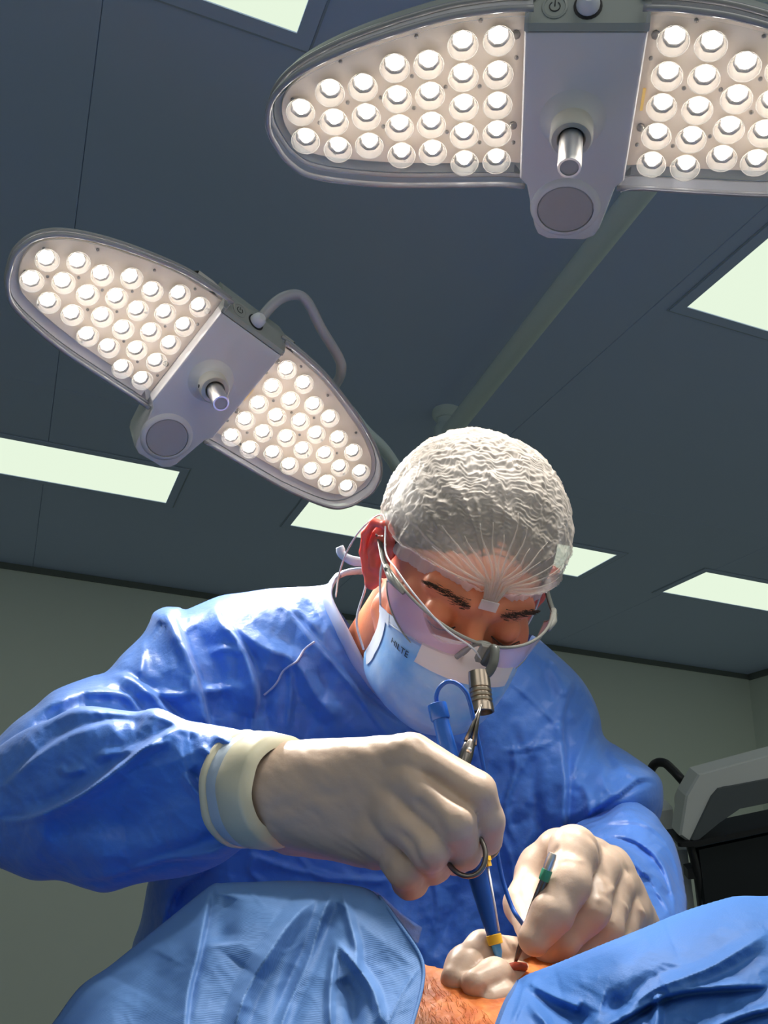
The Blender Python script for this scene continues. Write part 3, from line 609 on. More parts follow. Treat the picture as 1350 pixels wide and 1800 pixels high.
# ------------------------------------------------ gloved hands (one surface each, in camera axes)
M_glove = mat('latex_glove', (.54, .40, .305), rough=.42, spec=.45, sss=.12, sssr=(1, .5, .25), bumps=[('noise', 140, .18, .0012), ('noise', 35, .12, .003), ('noise', 1100, .08, .0003)])
M_cuff = mat('glove_cuff', (.62, .58, .42), rough=.42, sss=.1, sssr=(1, .6, .3), bumps=[('noise', 90, .2, .001)])
M_cuffband = mat('cuff_band', (.42, .50, .58), rough=.4, bumps=[('noise', 60, .3, .002)])
def hand_mesh(fn, lo, hi, h=.0017):
    V, F = surfnet(fn, lo, hi, h, flip=True); return V@B+CAM, F
def bounds(pts, m=.028):
    a = np.array(pts); return a.min(0)-m, a.max(0)+m
def crease(p, pts, r, depth, k=.004):             # a groove (positive depth) or a raised wrinkle (negative)
    d = None
    for i in range(len(pts)-1):
        e = cap_(p, pts[i], pts[i+1], 0.); d = e if d is None else np.minimum(d, e)
    return depth*np.exp(-(d/r)**2)

# surgeon's right hand, seen from the back, closed round the ring handles
RW = C(440, 1388, .685)
ri = [C(726, 1328, .622), C(838, 1392, .604), C(856, 1440, .606), C(857, 1474, .611)]
rm = [C(722, 1376, .614), C(801, 1447, .590), C(813, 1495, .604), C(800, 1510, .622)]
rr = [C(696, 1428, .612), C(755, 1492, .591), C(762, 1518, .612), C(745, 1515, .63)]
rl = [C(668, 1470, .618), C(713, 1530, .604), C(722, 1551, .612), C(712, 1552, .630)]
rt = [C(520, 1440, .70), C(640, 1470, .675), C(770, 1478, .652), C(838, 1478, .640)]
def right_hand(p):
    palm = smin(cap_(p, C(474, 1378, .690), C(700, 1340, .632), .030, .0185), cap_(p, C(474, 1388, .690), C(712, 1392, .625), .030, .019), .012)
    palm = smin(palm, cap_(p, C(474, 1398, .690), C(690, 1440, .628), .030, .020), .012)
    palm = smin(palm, cap_(p, C(490, 1410, .692), C(660, 1475, .634), .028, .0195), .012)
    palm = smin(palm, chain(p, rt[:3], [.026, .019, .013], .01), .012)
    f1 = chain(p, ri, [.0150, .0128, .0118, .0098], .003)
    f2 = chain(p, rm, [.0140, .0130, .0122, .0105], .003)
    f3 = chain(p, rr, [.0140, .0126, .0120, .0105], .003)
    f4 = chain(p, rl, [.0132, .0115, .0104, .0088], .003)
    th = chain(p, rt[1:], [.017, .013, .0105], .005)
    g = smin(f2, smin(f3, f4, .0012), .0012); g = smin(g, f1, .0012)
    d = smin(palm, g, .0085); d = smin(d, th, .003)
    # glove creases and knuckle swells
    d = d+crease(p, [C(752, 1358, .606), C(785, 1392, .594), C(815, 1424, .588)], .0040, .0020)
    d = d+crease(p, [C(738, 1412, .592), C(765, 1440, .582), C(782, 1478, .578)], .0032, .0022)
    d = d+crease(p, [C(708, 1460, .594), C(726, 1486, .584), C(744, 1518, .582)], .0030, .0022)
    for c, r in ((C(722, 1342, .600), .010), (C(722, 1392, .588), .010), (C(700, 1436, .588), .009), (C(672, 1474, .598), .008)): d = d-.0022*np.exp(-(np.linalg.norm(p-c, axis=1)/r)**2)
    for q in ([C(640, 1490, .600), C(650, 1515, .605), C(652, 1530, .615)], [C(664, 1480, .597), C(668, 1510, .602), C(664, 1530, .615)], [C(685, 1500, .594), C(680, 1530, .600)], [C(625, 1500, .602), C(622, 1520, .612)]): d = d+crease(p, q, .0022, .0012)
    for y in (1408, 1418, 1429): d = d+crease(p, [C(826, y, .592), C(848, y+3, .590), C(868, y-4, .60)], .0013, .0006)
    for q in ([C(784, 1478, .578), C(815, 1468, .574), C(836, 1458, .582)], [C(748, 1520, .578), C(775, 1508, .575), C(788, 1498, .58)]): d = d+crease(p, q, .0016, .0008)
    d = d+.0006*noise3(p*90, 5)+.0003*noise3(p*260, 8)
    for q in ([C(470, 1430, .645), C(540, 1400, .642), C(600, 1395, .625)], [C(500, 1340, .645), C(550, 1380, .64)], [C(520, 1460, .652), C(560, 1430, .635)], [C(480, 1310, .66), C(475, 1380, .644), C(482, 1450, .65)]): d = d+crease(p, q, .004, .0007)
    return d
lo, hi = bounds([C(455, 1388, .68)]+ri+rm+rr+rl+rt, .036)
rh = obj('glove', hand_mesh(right_hand, lo, hi), M_glove, surgeon, label='cream latex glove closed round the ring handles')
# rolled cuff over the sleeve end: bands round the forearm axis
axd = C(560, 1388, .640)-C(400, 1385, .712); axd /= np.linalg.norm(axd)
def ring_at(s, rx, ry, base=C(432, 1387, .700), d=axd):
    a = np.array([0, 1, 0.]); a = a-d*(a@d); a /= np.linalg.norm(a); b = np.cross(d, a)
    t = np.arange(48)/48*2*math.pi; w = 1+.012*np.sin(5*t+s*90)+.008*np.sin(9*t+s*50)
    return base+d*s+(np.cos(t)*rx*w)[:, None]*a+(np.sin(t)*ry*w)[:, None]*b
def bandm(levels, **k):
    V, F = stack([ring_at(s, r, r*.93, **k) for s, r in levels], False, False); return V@B+CAM, F
obj('glove_cuff', bandm([(-.004, .0385), (-.006, .0405), (-.0035, .0428), (.000, .0430), (.0025, .0412), (.003, .0395)]), M_cuff, rh, label='rolled yellowish cuff edge')
obj('cuff_band', bandm([(.002, .0400), (.004, .0412), (.008, .0408), (.012, .0415), (.016, .0402)]), M_cuffband, rh, label='blue gown cuff showing through')
obj('glove_sleeve', bandm([(.014, .0398), (.017, .0416), (.024, .0412), (.032, .0414), (.040, .0400), (.0435, .0388), (.0445, .030)]), M_cuff, rh, label='yellowish glove end')

# surgeon's left hand: pinch grip, seen from the thumb side
li = [C(1045, 1515, .745), C(1008, 1497, .668), C(997, 1554, .641), C(971, 1604, .627), C(939, 1651, .620)]     # index: knuckle on top, comes down towards us
lm_ = [C(1075, 1525, .745), C(1050, 1528, .690), C(1036, 1600, .655), C(985, 1652, .645), C(965, 1672, .645)]
lr = [C(1090, 1560, .745), C(1078, 1562, .705), C(1062, 1630, .672), C(1010, 1675, .662)]
ll = [C(1106, 1600, .745), C(1098, 1606, .715), C(1080, 1660, .690), C(1040, 1690, .68)]
lt = [C(1010, 1560, .76), C(950, 1530, .720), C(925, 1590, .690), C(938, 1640, .652)]
def left_hand(p):
    back = smin(cap_(p, C(1105, 1660, .80), C(1015, 1512, .735), .028, .0205), cap_(p, C(1110, 1670, .80), C(1072, 1550, .735), .028, .022), .014)
    back = smin(back, cap_(p, C(1112, 1680, .80), C(1096, 1604, .735), .028, .020), .014)
    a = chain(p, li, [.018, .0165, .0146, .0130, .0108], .008); b = chain(p, lm_, [.017, .0152, .0138, .0122, .0102], .004)
    c = chain(p, lr, [.016, .0150, .0135, .0120], .004); e = chain(p, ll, [.015, .0140, .0128, .0110], .004)
    t = chain(p, lt, [.022, .0165, .0150, .0115], .008)
    web = smin(cap_(p, C(985, 1500, .715), C(945, 1560, .715), .019, .014), t, .012)
    d = smin(back, smin(smin(a, b, .0012), smin(c, e, .0012), .0012), .0055); d = smin(d, web, .004)
    d = d-.0016*np.exp(-(np.linalg.norm(p-C(1015, 1475, .645), axis=1)/.010)**2)
    for q, r, h in (([C(958, 1508, .648), C(985, 1508, .640), C(1020, 1512, .640), C(1036, 1524, .655)], .0013, -.0009), ([C(1036, 1466, .66), C(1048, 1500, .665), C(1062, 1545, .67)], .003, .0016), ([C(1038, 1510, .66), C(1048, 1518, .66), C(1062, 1545, .662), C(1064, 1570, .655)], .0016, -.0012),
                    ([C(1064, 1570, .655), C(1080, 1562, .665), C(1096, 1578, .675), C(1104, 1600, .68)], .0016, -.0013), ([C(1052, 1572, .645), C(1068, 1592, .652), C(1078, 1618, .66)], .0016, -.0010), ([C(1030, 1575, .64), C(1052, 1580, .645), C(1058, 1600, .65)], .0016, -.0011), ([C(1106, 1600, .69), C(1125, 1590, .70), C(1138, 1610, .71)], .002, -.0012),
                    ([C(1090, 1620, .675), C(1105, 1610, .68), C(1120, 1625, .69)], .0018, -.0011), ([C(960, 1535, .66), C(975, 1500, .655), C(980, 1495, .655)], .002, .0014)): d = d+crease(p, q, r*1.3, h)
    d = d+.0005*noise3(p*110, 15)
    return d
lo, hi = bounds([C(1125, 1640, .79)]+li+lm_+lr+ll+lt, .034)
lh = obj('glove', hand_mesh(left_hand, lo, hi), M_glove, surgeon, label='pale latex glove pinching the forceps')

# an assistant's gloved hand presses on the skin beside the wound
ai = [C(960, 1690, .70), C(905, 1690, .655), C(850, 1672, .64), C(815, 1700, .622), C(800, 1722, .612)]
am = [C(970, 1720, .69), C(910, 1725, .632), C(868, 1716, .612), C(836, 1730, .600)]
at = [C(990, 1745, .68), C(930, 1760, .615), C(888, 1752, .600), C(862, 1758, .594)]
def assist(p):
    a = chain(p, ai, [.019, .0150, .0128, .0120, .0100], .005); b = chain(p, am, [.017, .0120, .0108, .0092], .004); c = chain(p, at, [.016, .0100, .0085, .0072], .004)
    d = smin(smin(a, b, .0015), c, .0015); d = smin(d, cap_(p, C(1080, 1760, .72), C(970, 1700, .695), .032, .024), .012)
    for q in ([C(855, 1655, .622), C(862, 1672, .620), C(858, 1690, .62)], [C(870, 1655, .625), C(878, 1675, .624)], [C(838, 1725, .600), C(850, 1740, .592), C(862, 1752, .590)], [C(880, 1735, .598), C(890, 1745, .598)]): d = d+crease(p, q, .0022, .0010)
    return d+.0005*noise3(p*110, 25)
lo, hi = bounds([C(1060, 1750, .72)]+ai+am+at, .036)
asst = thing('person', C(1180, 1800, .72)@B+CAM, 'gloved hand of an assistant pressing on the skin beside the wound, mostly hidden', 'person')
obj('glove', hand_mesh(assist, lo, hi), M_glove, asst)
obj('sleeve', (lambda vf: (vf[0]@B+CAM, vf[1]))(tube(cr([C(1060, 1755, .72), C(1140, 1800, .72), C(1260, 1860, .74), C(1400, 1930, .78)], 6), np.linspace(.036, .055, 19), 20)), M_gown, asst)
# ------------------------------------------------ instruments
M_dblue = mat('pencil_plastic', (.012, .09, .42), rough=.32, spec=.5)
M_yel = mat('yellow_plastic', (.80, .48, .03), rough=.4)
M_lblue = mat('insulation_blue', (.08, .30, .62), rough=.35)
M_green = mat('green_band', (.05, .30, .18), rough=.4)
M_dark = mat('dark_steel', (.20, .18, .16), rough=.3, metal=1.)
M_white = mat('white_plastic', (.75, .76, .8), rough=.35)
def line(a, b, ts): return [a+(b-a)*t for t in ts]
# electrosurgical pencil
a, b = P(768, 1238, .70), P(882, 1702, .622); D = b-a; Ln = np.linalg.norm(D); dn = D/Ln
pen = thing('electrosurgery_pencil', b, 'dark blue pencil-shaped electrosurgery handpiece with yellow button and collar, needle tip at the wound', 'surgical tool')
body_r = [(.0045, 0), (.0062, .001), (.0064, .004), (.0064, .012), (.0060, .016), (.0062, .03), (.0078, .085), (.0088, .12), (.0084, .15), (.0062, .185), (.0044, .205)]
k = Ln/.23
obj('barrel', lathe([(r, h*k) for r, h in body_r], a, dn, 20), M_dblue, pen, sharp=40)
obj('end_cap', lathe([(.0058, -.0006), (.0072, 0), (.0074, .002), (.0074, .011), (.0068, .012)], a, dn, 20), M_dblue, pen, sharp=40)
obj('yellow_collar', lathe([(.0046, .2035*k), (.0052, .204*k), (.0050, .211*k), (.0044, .2115*k)], a, dn, 18), M_yel, pen, sharp=40)
obj('insulated_tip', lathe([(.0034, .211*k), (.0030, .218*k), (.0014, .223*k)], a, dn, 14), M_lblue, pen, sharp=40)
obj('needle_tip', lathe([(.0008, .221*k), (.0007, .229*k), (.0002, .232*k)], a, dn, 8), M_steel, pen)
sd = np.cross(dn, F_); sd /= np.linalg.norm(sd); sd = sd if sd@R_ > 0 else -sd; fr = -F_-dn*((-F_)@dn); fr /= np.linalg.norm(fr)
bc = a+dn*.142*k; side = sd*.8+fr*.5; side /= np.linalg.norm(side)
Mx = np.stack([side, dn, np.cross(side, dn)])
obj('button', join(box(bc+side*.0088, (.004, .013, .0045), Mx), box(bc+side*.0108, (.002, .006, .004), Mx)), M_yel, pen, smooth=False)
obj('edge_highlight', tube([a+dn*.152*k+side*.0086, a+dn*.202*k+side*.0048], .0009, 6), M_white, pen)  # painted highlight along the barrel edge, drawn as a thin white tube
cab = cr([a+dn*.002, P(767, 1225, .70), P(772, 1210, .70), P(785, 1199, .699), P(800, 1200, .698), P(815, 1212, .696), P(825, 1232, .695), P(838, 1290, .69), P(850, 1350, .685), P(862, 1420, .68), P(871, 1480, .672), P(882, 1540, .665), P(898, 1590, .655), P(912, 1615, .648), P(930, 1635, .66), P(960, 1660, .70), P(1010, 1700, .74), P(1080, 1800, .74)], 8)
obj('cable', tube(cab, .00165, 10), M_dblue, pen)
# forceps: two spring blades
fa, fb = P(967, 1515, .633), P(903, 1699, .622)
fcp = thing('forceps', fb, 'slim steel tissue forceps with a green band, held in the gloved left hand', 'surgical tool')
dv = (fb-fa)/np.linalg.norm(fb-fa); L_ = np.linalg.norm(fb-fa); sp = np.cross(dv, F_); sp /= np.linalg.norm(sp)
for s in (-1, 1):
    ts = np.linspace(0, 1, 12); off = .0016*np.sin(np.pi*np.clip(ts, 0, 1))**.8*s
    obj('blade', tube(np.array([fa+dv*L_*t+sp*o for t, o in zip(ts, off)]), np.interp(ts, [0, .5, .85, 1], [.0019, .0019, .0013, .0007]), 8, flat=.6), M_dark, fcp)
obj('spring_end', lathe([(.0026, -.006), (.0032, -.003), (.0034, .002), (.003, .006)], fa, dv, 12), M_steel, fcp, sharp=40)
obj('green_band', lathe([(.0036, .0055), (.0037, .006), (.0037, .0125), (.0034, .013)], fa, dv, 12), M_green, fcp, sharp=40)
# needle holder: jaws up, rings round the fingers
J = P(846, 1238, .70); PV = P(826, 1306, .682); QV = P(811, 1345, .670); ring1 = P(818, 1496, .606)
nh = thing('needle_holder', QV, 'dark steel needle holder, jaws up, its ring handles held in the right glove', 'surgical tool')
up = (J-QV)/np.linalg.norm(J-QV); sx = np.cross(up, F_); sx /= np.linalg.norm(sx)
for s in (-1, 1):
    obj('jaw', tube(np.array([J+sx*s*.0004, J-up*.012+sx*s*.0009, PV+sx*s*.0028]), [.0007, .0016, .0034], 8, flat=.7), M_dark, nh)
obj('box_joint', lathe([(.0030, -.002), (.0042, .0), (.0052, .010), (.0050, .022), (.0040, .026)], PV, -up, 12), M_dark, nh, sharp=40)
obj('pivot_screw', lathe([(.0022, 0), (.0022, .001)], PV-up*.004-F_*.0066, -F_, 12), M_steel, nh)
rc = [P(x, y, z) for x, y, z in ((817, 1496, .597), (845, 1470, .668))]
ring_dirs = []
for i, c in enumerate(rc):
    t = np.arange(28)/28*2*math.pi
    ex = C(848, 1478, .600)-C(792, 1514, .600); ex = (ex/np.linalg.norm(ex))@B; ey = (np.array([-.25, .70, .65]))@B; ey = ey-ex*(ey@ex); ey /= np.linalg.norm(ey)
    pr = c+np.cos(t)[:, None]*ex*.0128+np.sin(t)[:, None]*ey*.0165
    obj('finger_ring', tube(pr, .0017, 10, True), M_dark, nh)
    st_ = c+ey*.0165
    obj('shank', tube(cr([PV-up*.020+sx*(.002 if i else -.002), P(812, 1390, .650+.012*i), P(824, 1440, .632+.02*i), st_], 8), .0021, 8), M_dark, nh)
# ------------------------------------------------ the head (local axes: x his left, y face, z crown)
HS = 1.06; HO = np.array([.0715, -.0615, .8915])*HS
def head_axes(psi, p, rho):
    xh = np.array([1., 0, 0]); yh = np.array([0, -math.sin(p), -math.cos(p)]); zh = np.array([0, math.cos(p), -math.sin(p)])
    y2 = math.cos(psi)*yh+math.sin(psi)*xh; x2 = math.cos(psi)*xh-math.sin(psi)*yh
    R = np.array([[math.cos(rho), -math.sin(rho), 0], [math.sin(rho), math.cos(rho), 0], [0, 0, 1]])
    return np.stack([x2@R, y2@R, zh@R])
HA = head_axes(.235, .40, .362)
def hc(v): return HO+HS*np.asarray(v, float)@HA      # local -> camera axes
def hw(v): return CAM+hc(v)@B                        # local -> world
def hl(c): return (c-HO)@HA.T/HS
M_skin = mat('face_skin', (.86, .30, .14), rough=.42, spec=.4, sss=.25, sssr=(1, .35, .18), bumps=[('noise', 160, .25, .001), ('noise', 700, .25, .0004)], vary=(14, .25, 'd4826a'))
M_ear = mat('ear_skin_backlit', (.72, .16, .12), rough=.4, sss=.6, sssr=(1, .25, .12), bumps=[('noise', 200, .1, .0006)])  # light glowing through the ear is put into a redder skin colour
M_hair = mat('dark_hair', (.018, .014, .012), rough=.5, bumps=[('noise', 300, .6, .003)])
M_brow = mat('brow_hair', (.055, .028, .018), rough=.7)
def head_local(q):
    d = ell(q, (0, -.014, .036), (.074, .094, .080)); d = smin(d, ell(q, (0, .028, -.035), (.060, .064, .088)), .022)
    ax_ = np.abs(q[:, 0]); m = np.c_[ax_, q[:, 1:]]
    d = smin(d, cap_(m, (.050, -.008, -.058), (.010, .060, -.100), .018, .019), .02)
    d = smin(d, cap_(m, (.008, .086, .020), (.042, .070, .022), .011, .010), .012)
    d = smin(d, cap_(m, (.048, .048, -.022), (.036, .068, -.030), .020), .018)
    d = smin(d, cap_(q, (0, .090, .004), (0, .112, -.034), .0075, .0115), .010)
    d = smin(d, cap_(m, (.012, .098, -.038), (.009, .096, -.040), .008), .006)
    d = smax(d, -(np.linalg.norm(m-np.array([.031, .104, .000]), axis=1)-.0165), .010)
    d = smin(d, np.linalg.norm(m-np.array([.031, .077, .000]), axis=1)-.0142, .003)
    d = d+crease(m, [(.018, .094, -.0035), (.031, .0965, -.0065), (.044, .088, -.004)], .0014, .0012)      # closed lids
    d = d+crease(m, [(.017, .094, .006), (.031, .0955, .0085), (.045, .085, .005)], .0015, .0008)
    d = d+crease(q, [(-.022, .088, -.070), (0, .094, -.071), (.022, .088, -.070)], .002, .002)
    d = smin(d, cap_(q, (-.02, .088, -.0755), (.02, .088, -.0755), .007), .004)
    return d
def head_fn(p):
    q = hl(p); d = head_local(q)*HS
    n = cap_(p, hc((0, -.035, -.035)), C(676, 1190, 1.165), .060, .070)
    return smin(d, n, .018)
lo, hi = HO-.16, HO+.16; hi[1] += 0; lo = np.minimum(lo, C(640, 1300, 1.22)-.06)
lo = np.array([HO[0]-.19, C(0, 1295, 1.1)[1]-.02, .80]); hi = np.array([HO[0]+.14, HO[1]+.16, 1.21])
HV, HF = surfnet(head_fn, lo, hi, .0024, flip=True)
# the rest of the body under the gown: one more closed surface in the same mesh
def world_body(p):
    d = None
    return d
hipL, hipR = np.array([.18, 1.18, .92]), np.array([.18, 1.18, .92])
sh_c = cw(C(720, 1330, 1.17)); pel = P(680, 1750, 1.12); rt_ = R_*np.array([1, 1, 0]); rt_ /= np.linalg.norm(rt_)
footc = np.array([pel[0], pel[1]+.03, 0.])+0
def body_fn(w):
    d = smin(cap_(w, sh_c-rt_*.10, pel-rt_*.05, .085, .09), cap_(w, sh_c+rt_*.10, pel+rt_*.05, .085, .09), .05)
    for s in (-1, 1):
        hip, kn, an = pel+rt_*.09*s, np.array([pel[0], pel[1], .50])+rt_*.11*s, np.array([pel[0], pel[1], .09])+rt_*.12*s
        d = smin(d, smin(cap_(w, hip, kn, .085, .055), cap_(w, kn, an, .055, .038), .03), .04)
        d = smin(d, cap_(w, an-np.array([0, 0, .045]), an+np.array([-.02, -.16, -.055]), .04, .032), .02)
    c = lambda *a: cw(C(*a))
    for ch, r in (([c(400, 1170, 1.12), c(30, 1410, .89), c(440, 1388, .70)], (.042, .030, .024)), ([c(960, 1330, 1.20), c(1095, 1500, 1.02), c(1110, 1640, .83)], (.03, .024, .020))): d = smin(d, chain(w, ch, [r[0], r[1], r[2]], .02), .03)
    return d
bl = np.array([-.75, .5, -.02]); bh = np.array([.95, 1.6, 1.6])
BV, BF = surfnet(body_fn, bl, bh, .016)
body = obj('body', join((HV@B+CAM, HF), (BV, BF)), M_skin, surgeon)
# clothes below the gown, kept simple but whole
M_scrub = mat('scrub_cloth', (.03, .12, .35), rough=.7)
for s in (-1, 1):
    kn, an = np.array([pel[0], pel[1], .55])+rt_*.11*s, np.array([pel[0], pel[1], .10])+rt_*.12*s
    obj('trouser_leg', tube([kn, an], [.085, .065], 18), M_scrub, surgeon)
    q = an+np.array([-.01, -.05, -.10]); obj('shoe', stack([np.array([(q[0]+x*.048*k, q[1]+y*.14*k, q[2]+z) for x, y in [(math.cos(t), math.sin(t)) for t in np.arange(20)/20*2*math.pi]]) for k, z in ((1, .0), (1.03, .02), (.95, .05), (.6, .085))]), M_white, surgeon)
# ear: helix, antihelix, lobe, seen nearly edge-on
def ear_fn(p, s):
    q = hl(p); q = np.c_[q[:, 0]*s, q[:, 1:]]; a = math.radians(28)                     # flares away from the head
    u = q-np.array([.071, .006, -.002]); x = u[:, 0]*math.cos(a)+u[:, 1]*math.sin(a); y = -u[:, 0]*math.sin(a)+u[:, 1]*math.cos(a); e = np.c_[x, y, u[:, 2]]
    hx = [(.002, .002, .012), (.006, .0, .027), (.010, -.012, .034), (.012, -.026, .028), (.012, -.032, .012), (.010, -.028, -.006), (.006, -.018, -.020), (.004, -.008, -.028), (.003, -.002, -.022)]
    d = chain(e, hx, [.0035, .0036, .0038, .0038, .0038, .0036, .0045, .0058, .0045], .003)
    plate = ell(e, (.004, -.014, .004), (.0038, .020, .030)); d = smin(d, plate, .004)
    d = smin(d, chain(e, [(.007, -.006, .022), (.009, -.016, .014), (.009, -.018, .0), (.007, -.012, -.012)], [.0028]*4, .003), .004)
    d = smin(d, cap_(e, (.004, .002, -.004), (.003, .003, -.010), .0045), .004)
    d = smax(d, -(ell(e, (.010, -.008, .000), (.006, .007, .009))), .003)
    return d*HS
for s in (-1, 1):
    c = hc((.078*s, -.005, 0)); obj('ear', (lambda vf: (vf[0]@B+CAM, vf[1]))(surfnet(lambda p: ear_fn(p, s), c-.05, c+.05, .0014, flip=True)), M_ear, body)
# hair on the scalp, seen dark through the cap
def hair_fn(q):
    d = ell(q, (0, -.018, .040), (.080, .098, .084))
    line_ = q[:, 2]-(.052-.55*np.maximum(.075-q[:, 1], 0)+.0*q[:, 0])
    line_ = np.minimum(line_, .03+q[:, 2]) 
    d = smax(d, -(line_), .006); d = smax(d, -(head_local(q)-.0005), .002)
    return smax(d, -(ell(q, (0, -.016, .03), (.068, .088, .074))), .002)
V, F = surfnet(hair_fn, (-.09, -.13, -.06), (.09, .10, .14), .0028); 
V, F = (V, [f[::-1] for f in F]); obj('hair', (hw(V), F), M_hair, surgeon)
# sideburn and nape hair peeping below the cap
# bouffant cap: gathered film with radial pleats running to the knot on the forehead
M_cap = mat_sheet('cap_film', (.74, .67, .60), see=.60, rough=.5, transl=.16, bumps=[('ridge', 70, .30, .002), ('noise', 200, .3, .001)])
M_capband = mat_sheet('cap_band', (.9, .84, .84), see=.22, rough=.6, transl=.4, bumps=[('noise', 150, .4, .002)])
KN = np.array([.0, .094, .040])                                       # the knot
def cap_point(th, ph):                                                # th around, ph 0 crown..1 rim
    pass
n_a, n_r = 400, 190
cen = np.array([0, -.014, .042]); rad = np.array([.0845, .107, .0925])
# rim curve: low at the back, across the forehead in front
def rim_z(az): c = np.cos(az); return np.where(c > 0, .018+.023*c, .018+.055*c)
az = np.arange(n_a)/n_a*2*math.pi; V = []
for j in range(n_r+1):
    t = j/n_r; top = 1.0
    zr = rim_z(az); sr = np.clip((zr-cen[2])/rad[2], -.99, .99); el0 = np.arcsin(sr); el = math.pi/2+(el0-math.pi/2)*t
    dirv = np.stack([np.sin(az)*np.cos(el), np.cos(az)*np.cos(el), np.sin(el)], 1); V.append(cen+dirv*rad)
V = np.array(V); S = V.reshape(-1, 3); tt = np.repeat(np.arange(n_r+1)/n_r, n_a)
nrm = (S-cen)/rad**2; nrm /= np.linalg.norm(nrm, axis=1)[:, None]
v = S-KN; dist = np.linalg.norm(v, axis=1); ang = np.arctan2(v[:, 0], v[:, 2]+.0)
# pleats
gr = lambda f_, w_, sd: np.maximum(1-np.abs(((ang*f_/math.pi+w_*smooth_noise(ang*4+7, dist*28, sd)) % 1)-.5)/.16, 0)   # thin raised lines
h = .0026*gr(7, .5, 70)*np.clip((.13-dist)/.05, 0, 1)+.0014*gr(15, .7, 71)*np.clip((.10-dist)/.05, 0, 1)
cxx = dist*95+1.1*smooth_noise(ang*5, dist*22, 72)+.35*smooth_noise(S[:, 0]*150, S[:, 2]*150, 73)
tri = 1-2*np.abs((cxx % 1)-.5)*1.0
h += .0016*tri*np.clip((dist-.050)/.03, 0, 1)*(.35+.65*(.5+.5*smooth_noise(ang*9, dist*70, 74)))
cx2 = dist*240+1.5*smooth_noise(ang*14, dist*60, 76)
h += .0006*(1-2*np.abs((cx2 % 1)-.5)*2)*np.clip((dist-.03)/.03, 0, 1)
h += .0012*(1-2*np.abs(noise3(S*45, 75)))+.0008*(1-2*np.abs(noise3(S*130, 77)))*np.clip(dist/.03, 0, 1)
puff = .0045*np.sin(np.clip(tt, 0, 1)*math.pi)**.7*np.clip(dist/.05, 0, 1)
near = np.exp(-(dist/.020)**2)                                         # drawn in at the knot
S2 = S+nrm*(h+puff-.004*near)[:, None]
S2[:, 2] -= .010*np.exp(-(dist/.03)**2)*tt
# the rim is drawn in by elastic
k = np.clip((tt-.90)/.1, 0, 1); S2 -= nrm*(.010*k**2)[:, None]; S2 += nrm*(.0007*np.sin(np.arctan2(S[:, 0], S[:, 1])*46)*k)[:, None]
F = []
for j in range(n_r):
    for i in range(n_a):
        a, b = j*n_a+i, j*n_a+(i+1) % n_a
        F.append((a, b, b+n_a, a+n_a) if j else (a, b+n_a, a+n_a))
capo = obj('surgical_cap', (hw(S2), F), M_cap, surgeon, label='crinkled see-through white bouffant cap')
rim = S2.reshape(n_r+1, n_a, 3)[-1]; r1 = S2.reshape(n_r+1, n_a, 3)[-7]
nr = (rim-cen)*np.array([1, 1, .2]); nr /= np.linalg.norm(nr, axis=1)[:, None]
wv = (.0005*np.sin(az*50)+.0004*np.sin(az*83+1))[:, None]
band = stack([r1+nr*.0015, rim+nr*(.0030+wv), rim+nr*(.0040+wv)-np.array([0, 0, .009]), rim+nr*(.0015+wv)-np.array([0, 0, .0125])], False, False)
obj('cap_band', (hw(band[0]), band[1]), M_capband, capo)
kv = []; r = random.Random(3)
def cap_surf(p, lift): u = (np.asarray(p, float)-cen)/rad; u /= np.linalg.norm(u); q = cen+u*rad; return q+u*lift
for i in range(17):
    a = (i-8)*.19+r.uniform(-.06, .06); L0_ = r.uniform(.045, .085); pth = [np.array([math.sin(a)*.005, .0965, .031])]
    for k in range(1, 9):
        s_ = k/8*L0_; pth.append(cap_surf(KN+np.array([math.sin(a)*s_*1.1+.0015*math.sin(k+i), 0, .004+math.cos(a)*s_]), .0052*min(1, s_/.03)+.0005))
    kv.append(tube(np.array(pth), np.linspace(.0014, .0003, 9), 5))
vf = join(*kv); obj('knot_pleats', (hw(vf[0]), vf[1]), M_cap, capo)
vf = box((0.0, .0980, .0285), (.016, .0016, .009)); obj('knot_seal', (hw(vf[0]), vf[1]), M_capband, capo, smooth=False)

# eyebrows and lashes: short hairs in one tuft each
for s in (-1, 1):
    hs = []; r = random.Random(4)
    for i in range(260):
        t = r.random(); x = s*(.014+.038*t); y = .0965-.020*t**2.2; z = .0225+.006*math.sin(t*2.6)-.002+r.gauss(0, .0019)*(1.3-.8*t)
        a = np.array([x, y, z]); hs.append(tube([a, a+np.array([s*.005, .0008-.0035*t, r.uniform(-.0008, .0012)])], [.00030, .0001], 3))
    vf = join(*hs); obj('eyebrow', (hw(vf[0]), vf[1]), M_brow, body)
    hs = []
    for i in range(26):
        t = i/25; x = s*(.018+.027*t); y = .0905+.0035*math.sin(t*math.pi)-.003*t; z = -.0045-.003*math.sin(t*math.pi)
        a = np.array([x, y, z]); hs.append(tube([a, a+np.array([s*.0015, .0035, -.0035])], [.00035, .00012], 4))
    hs.append(tube(cr([(s*.017, .0900, -.0040), (s*.031, .0945, -.0075), (s*.045, .0860, -.0045)], 5), .0007, 5))
    vf = join(*hs); obj('eyelashes', (hw(vf[0]), vf[1]), M_brow, body)

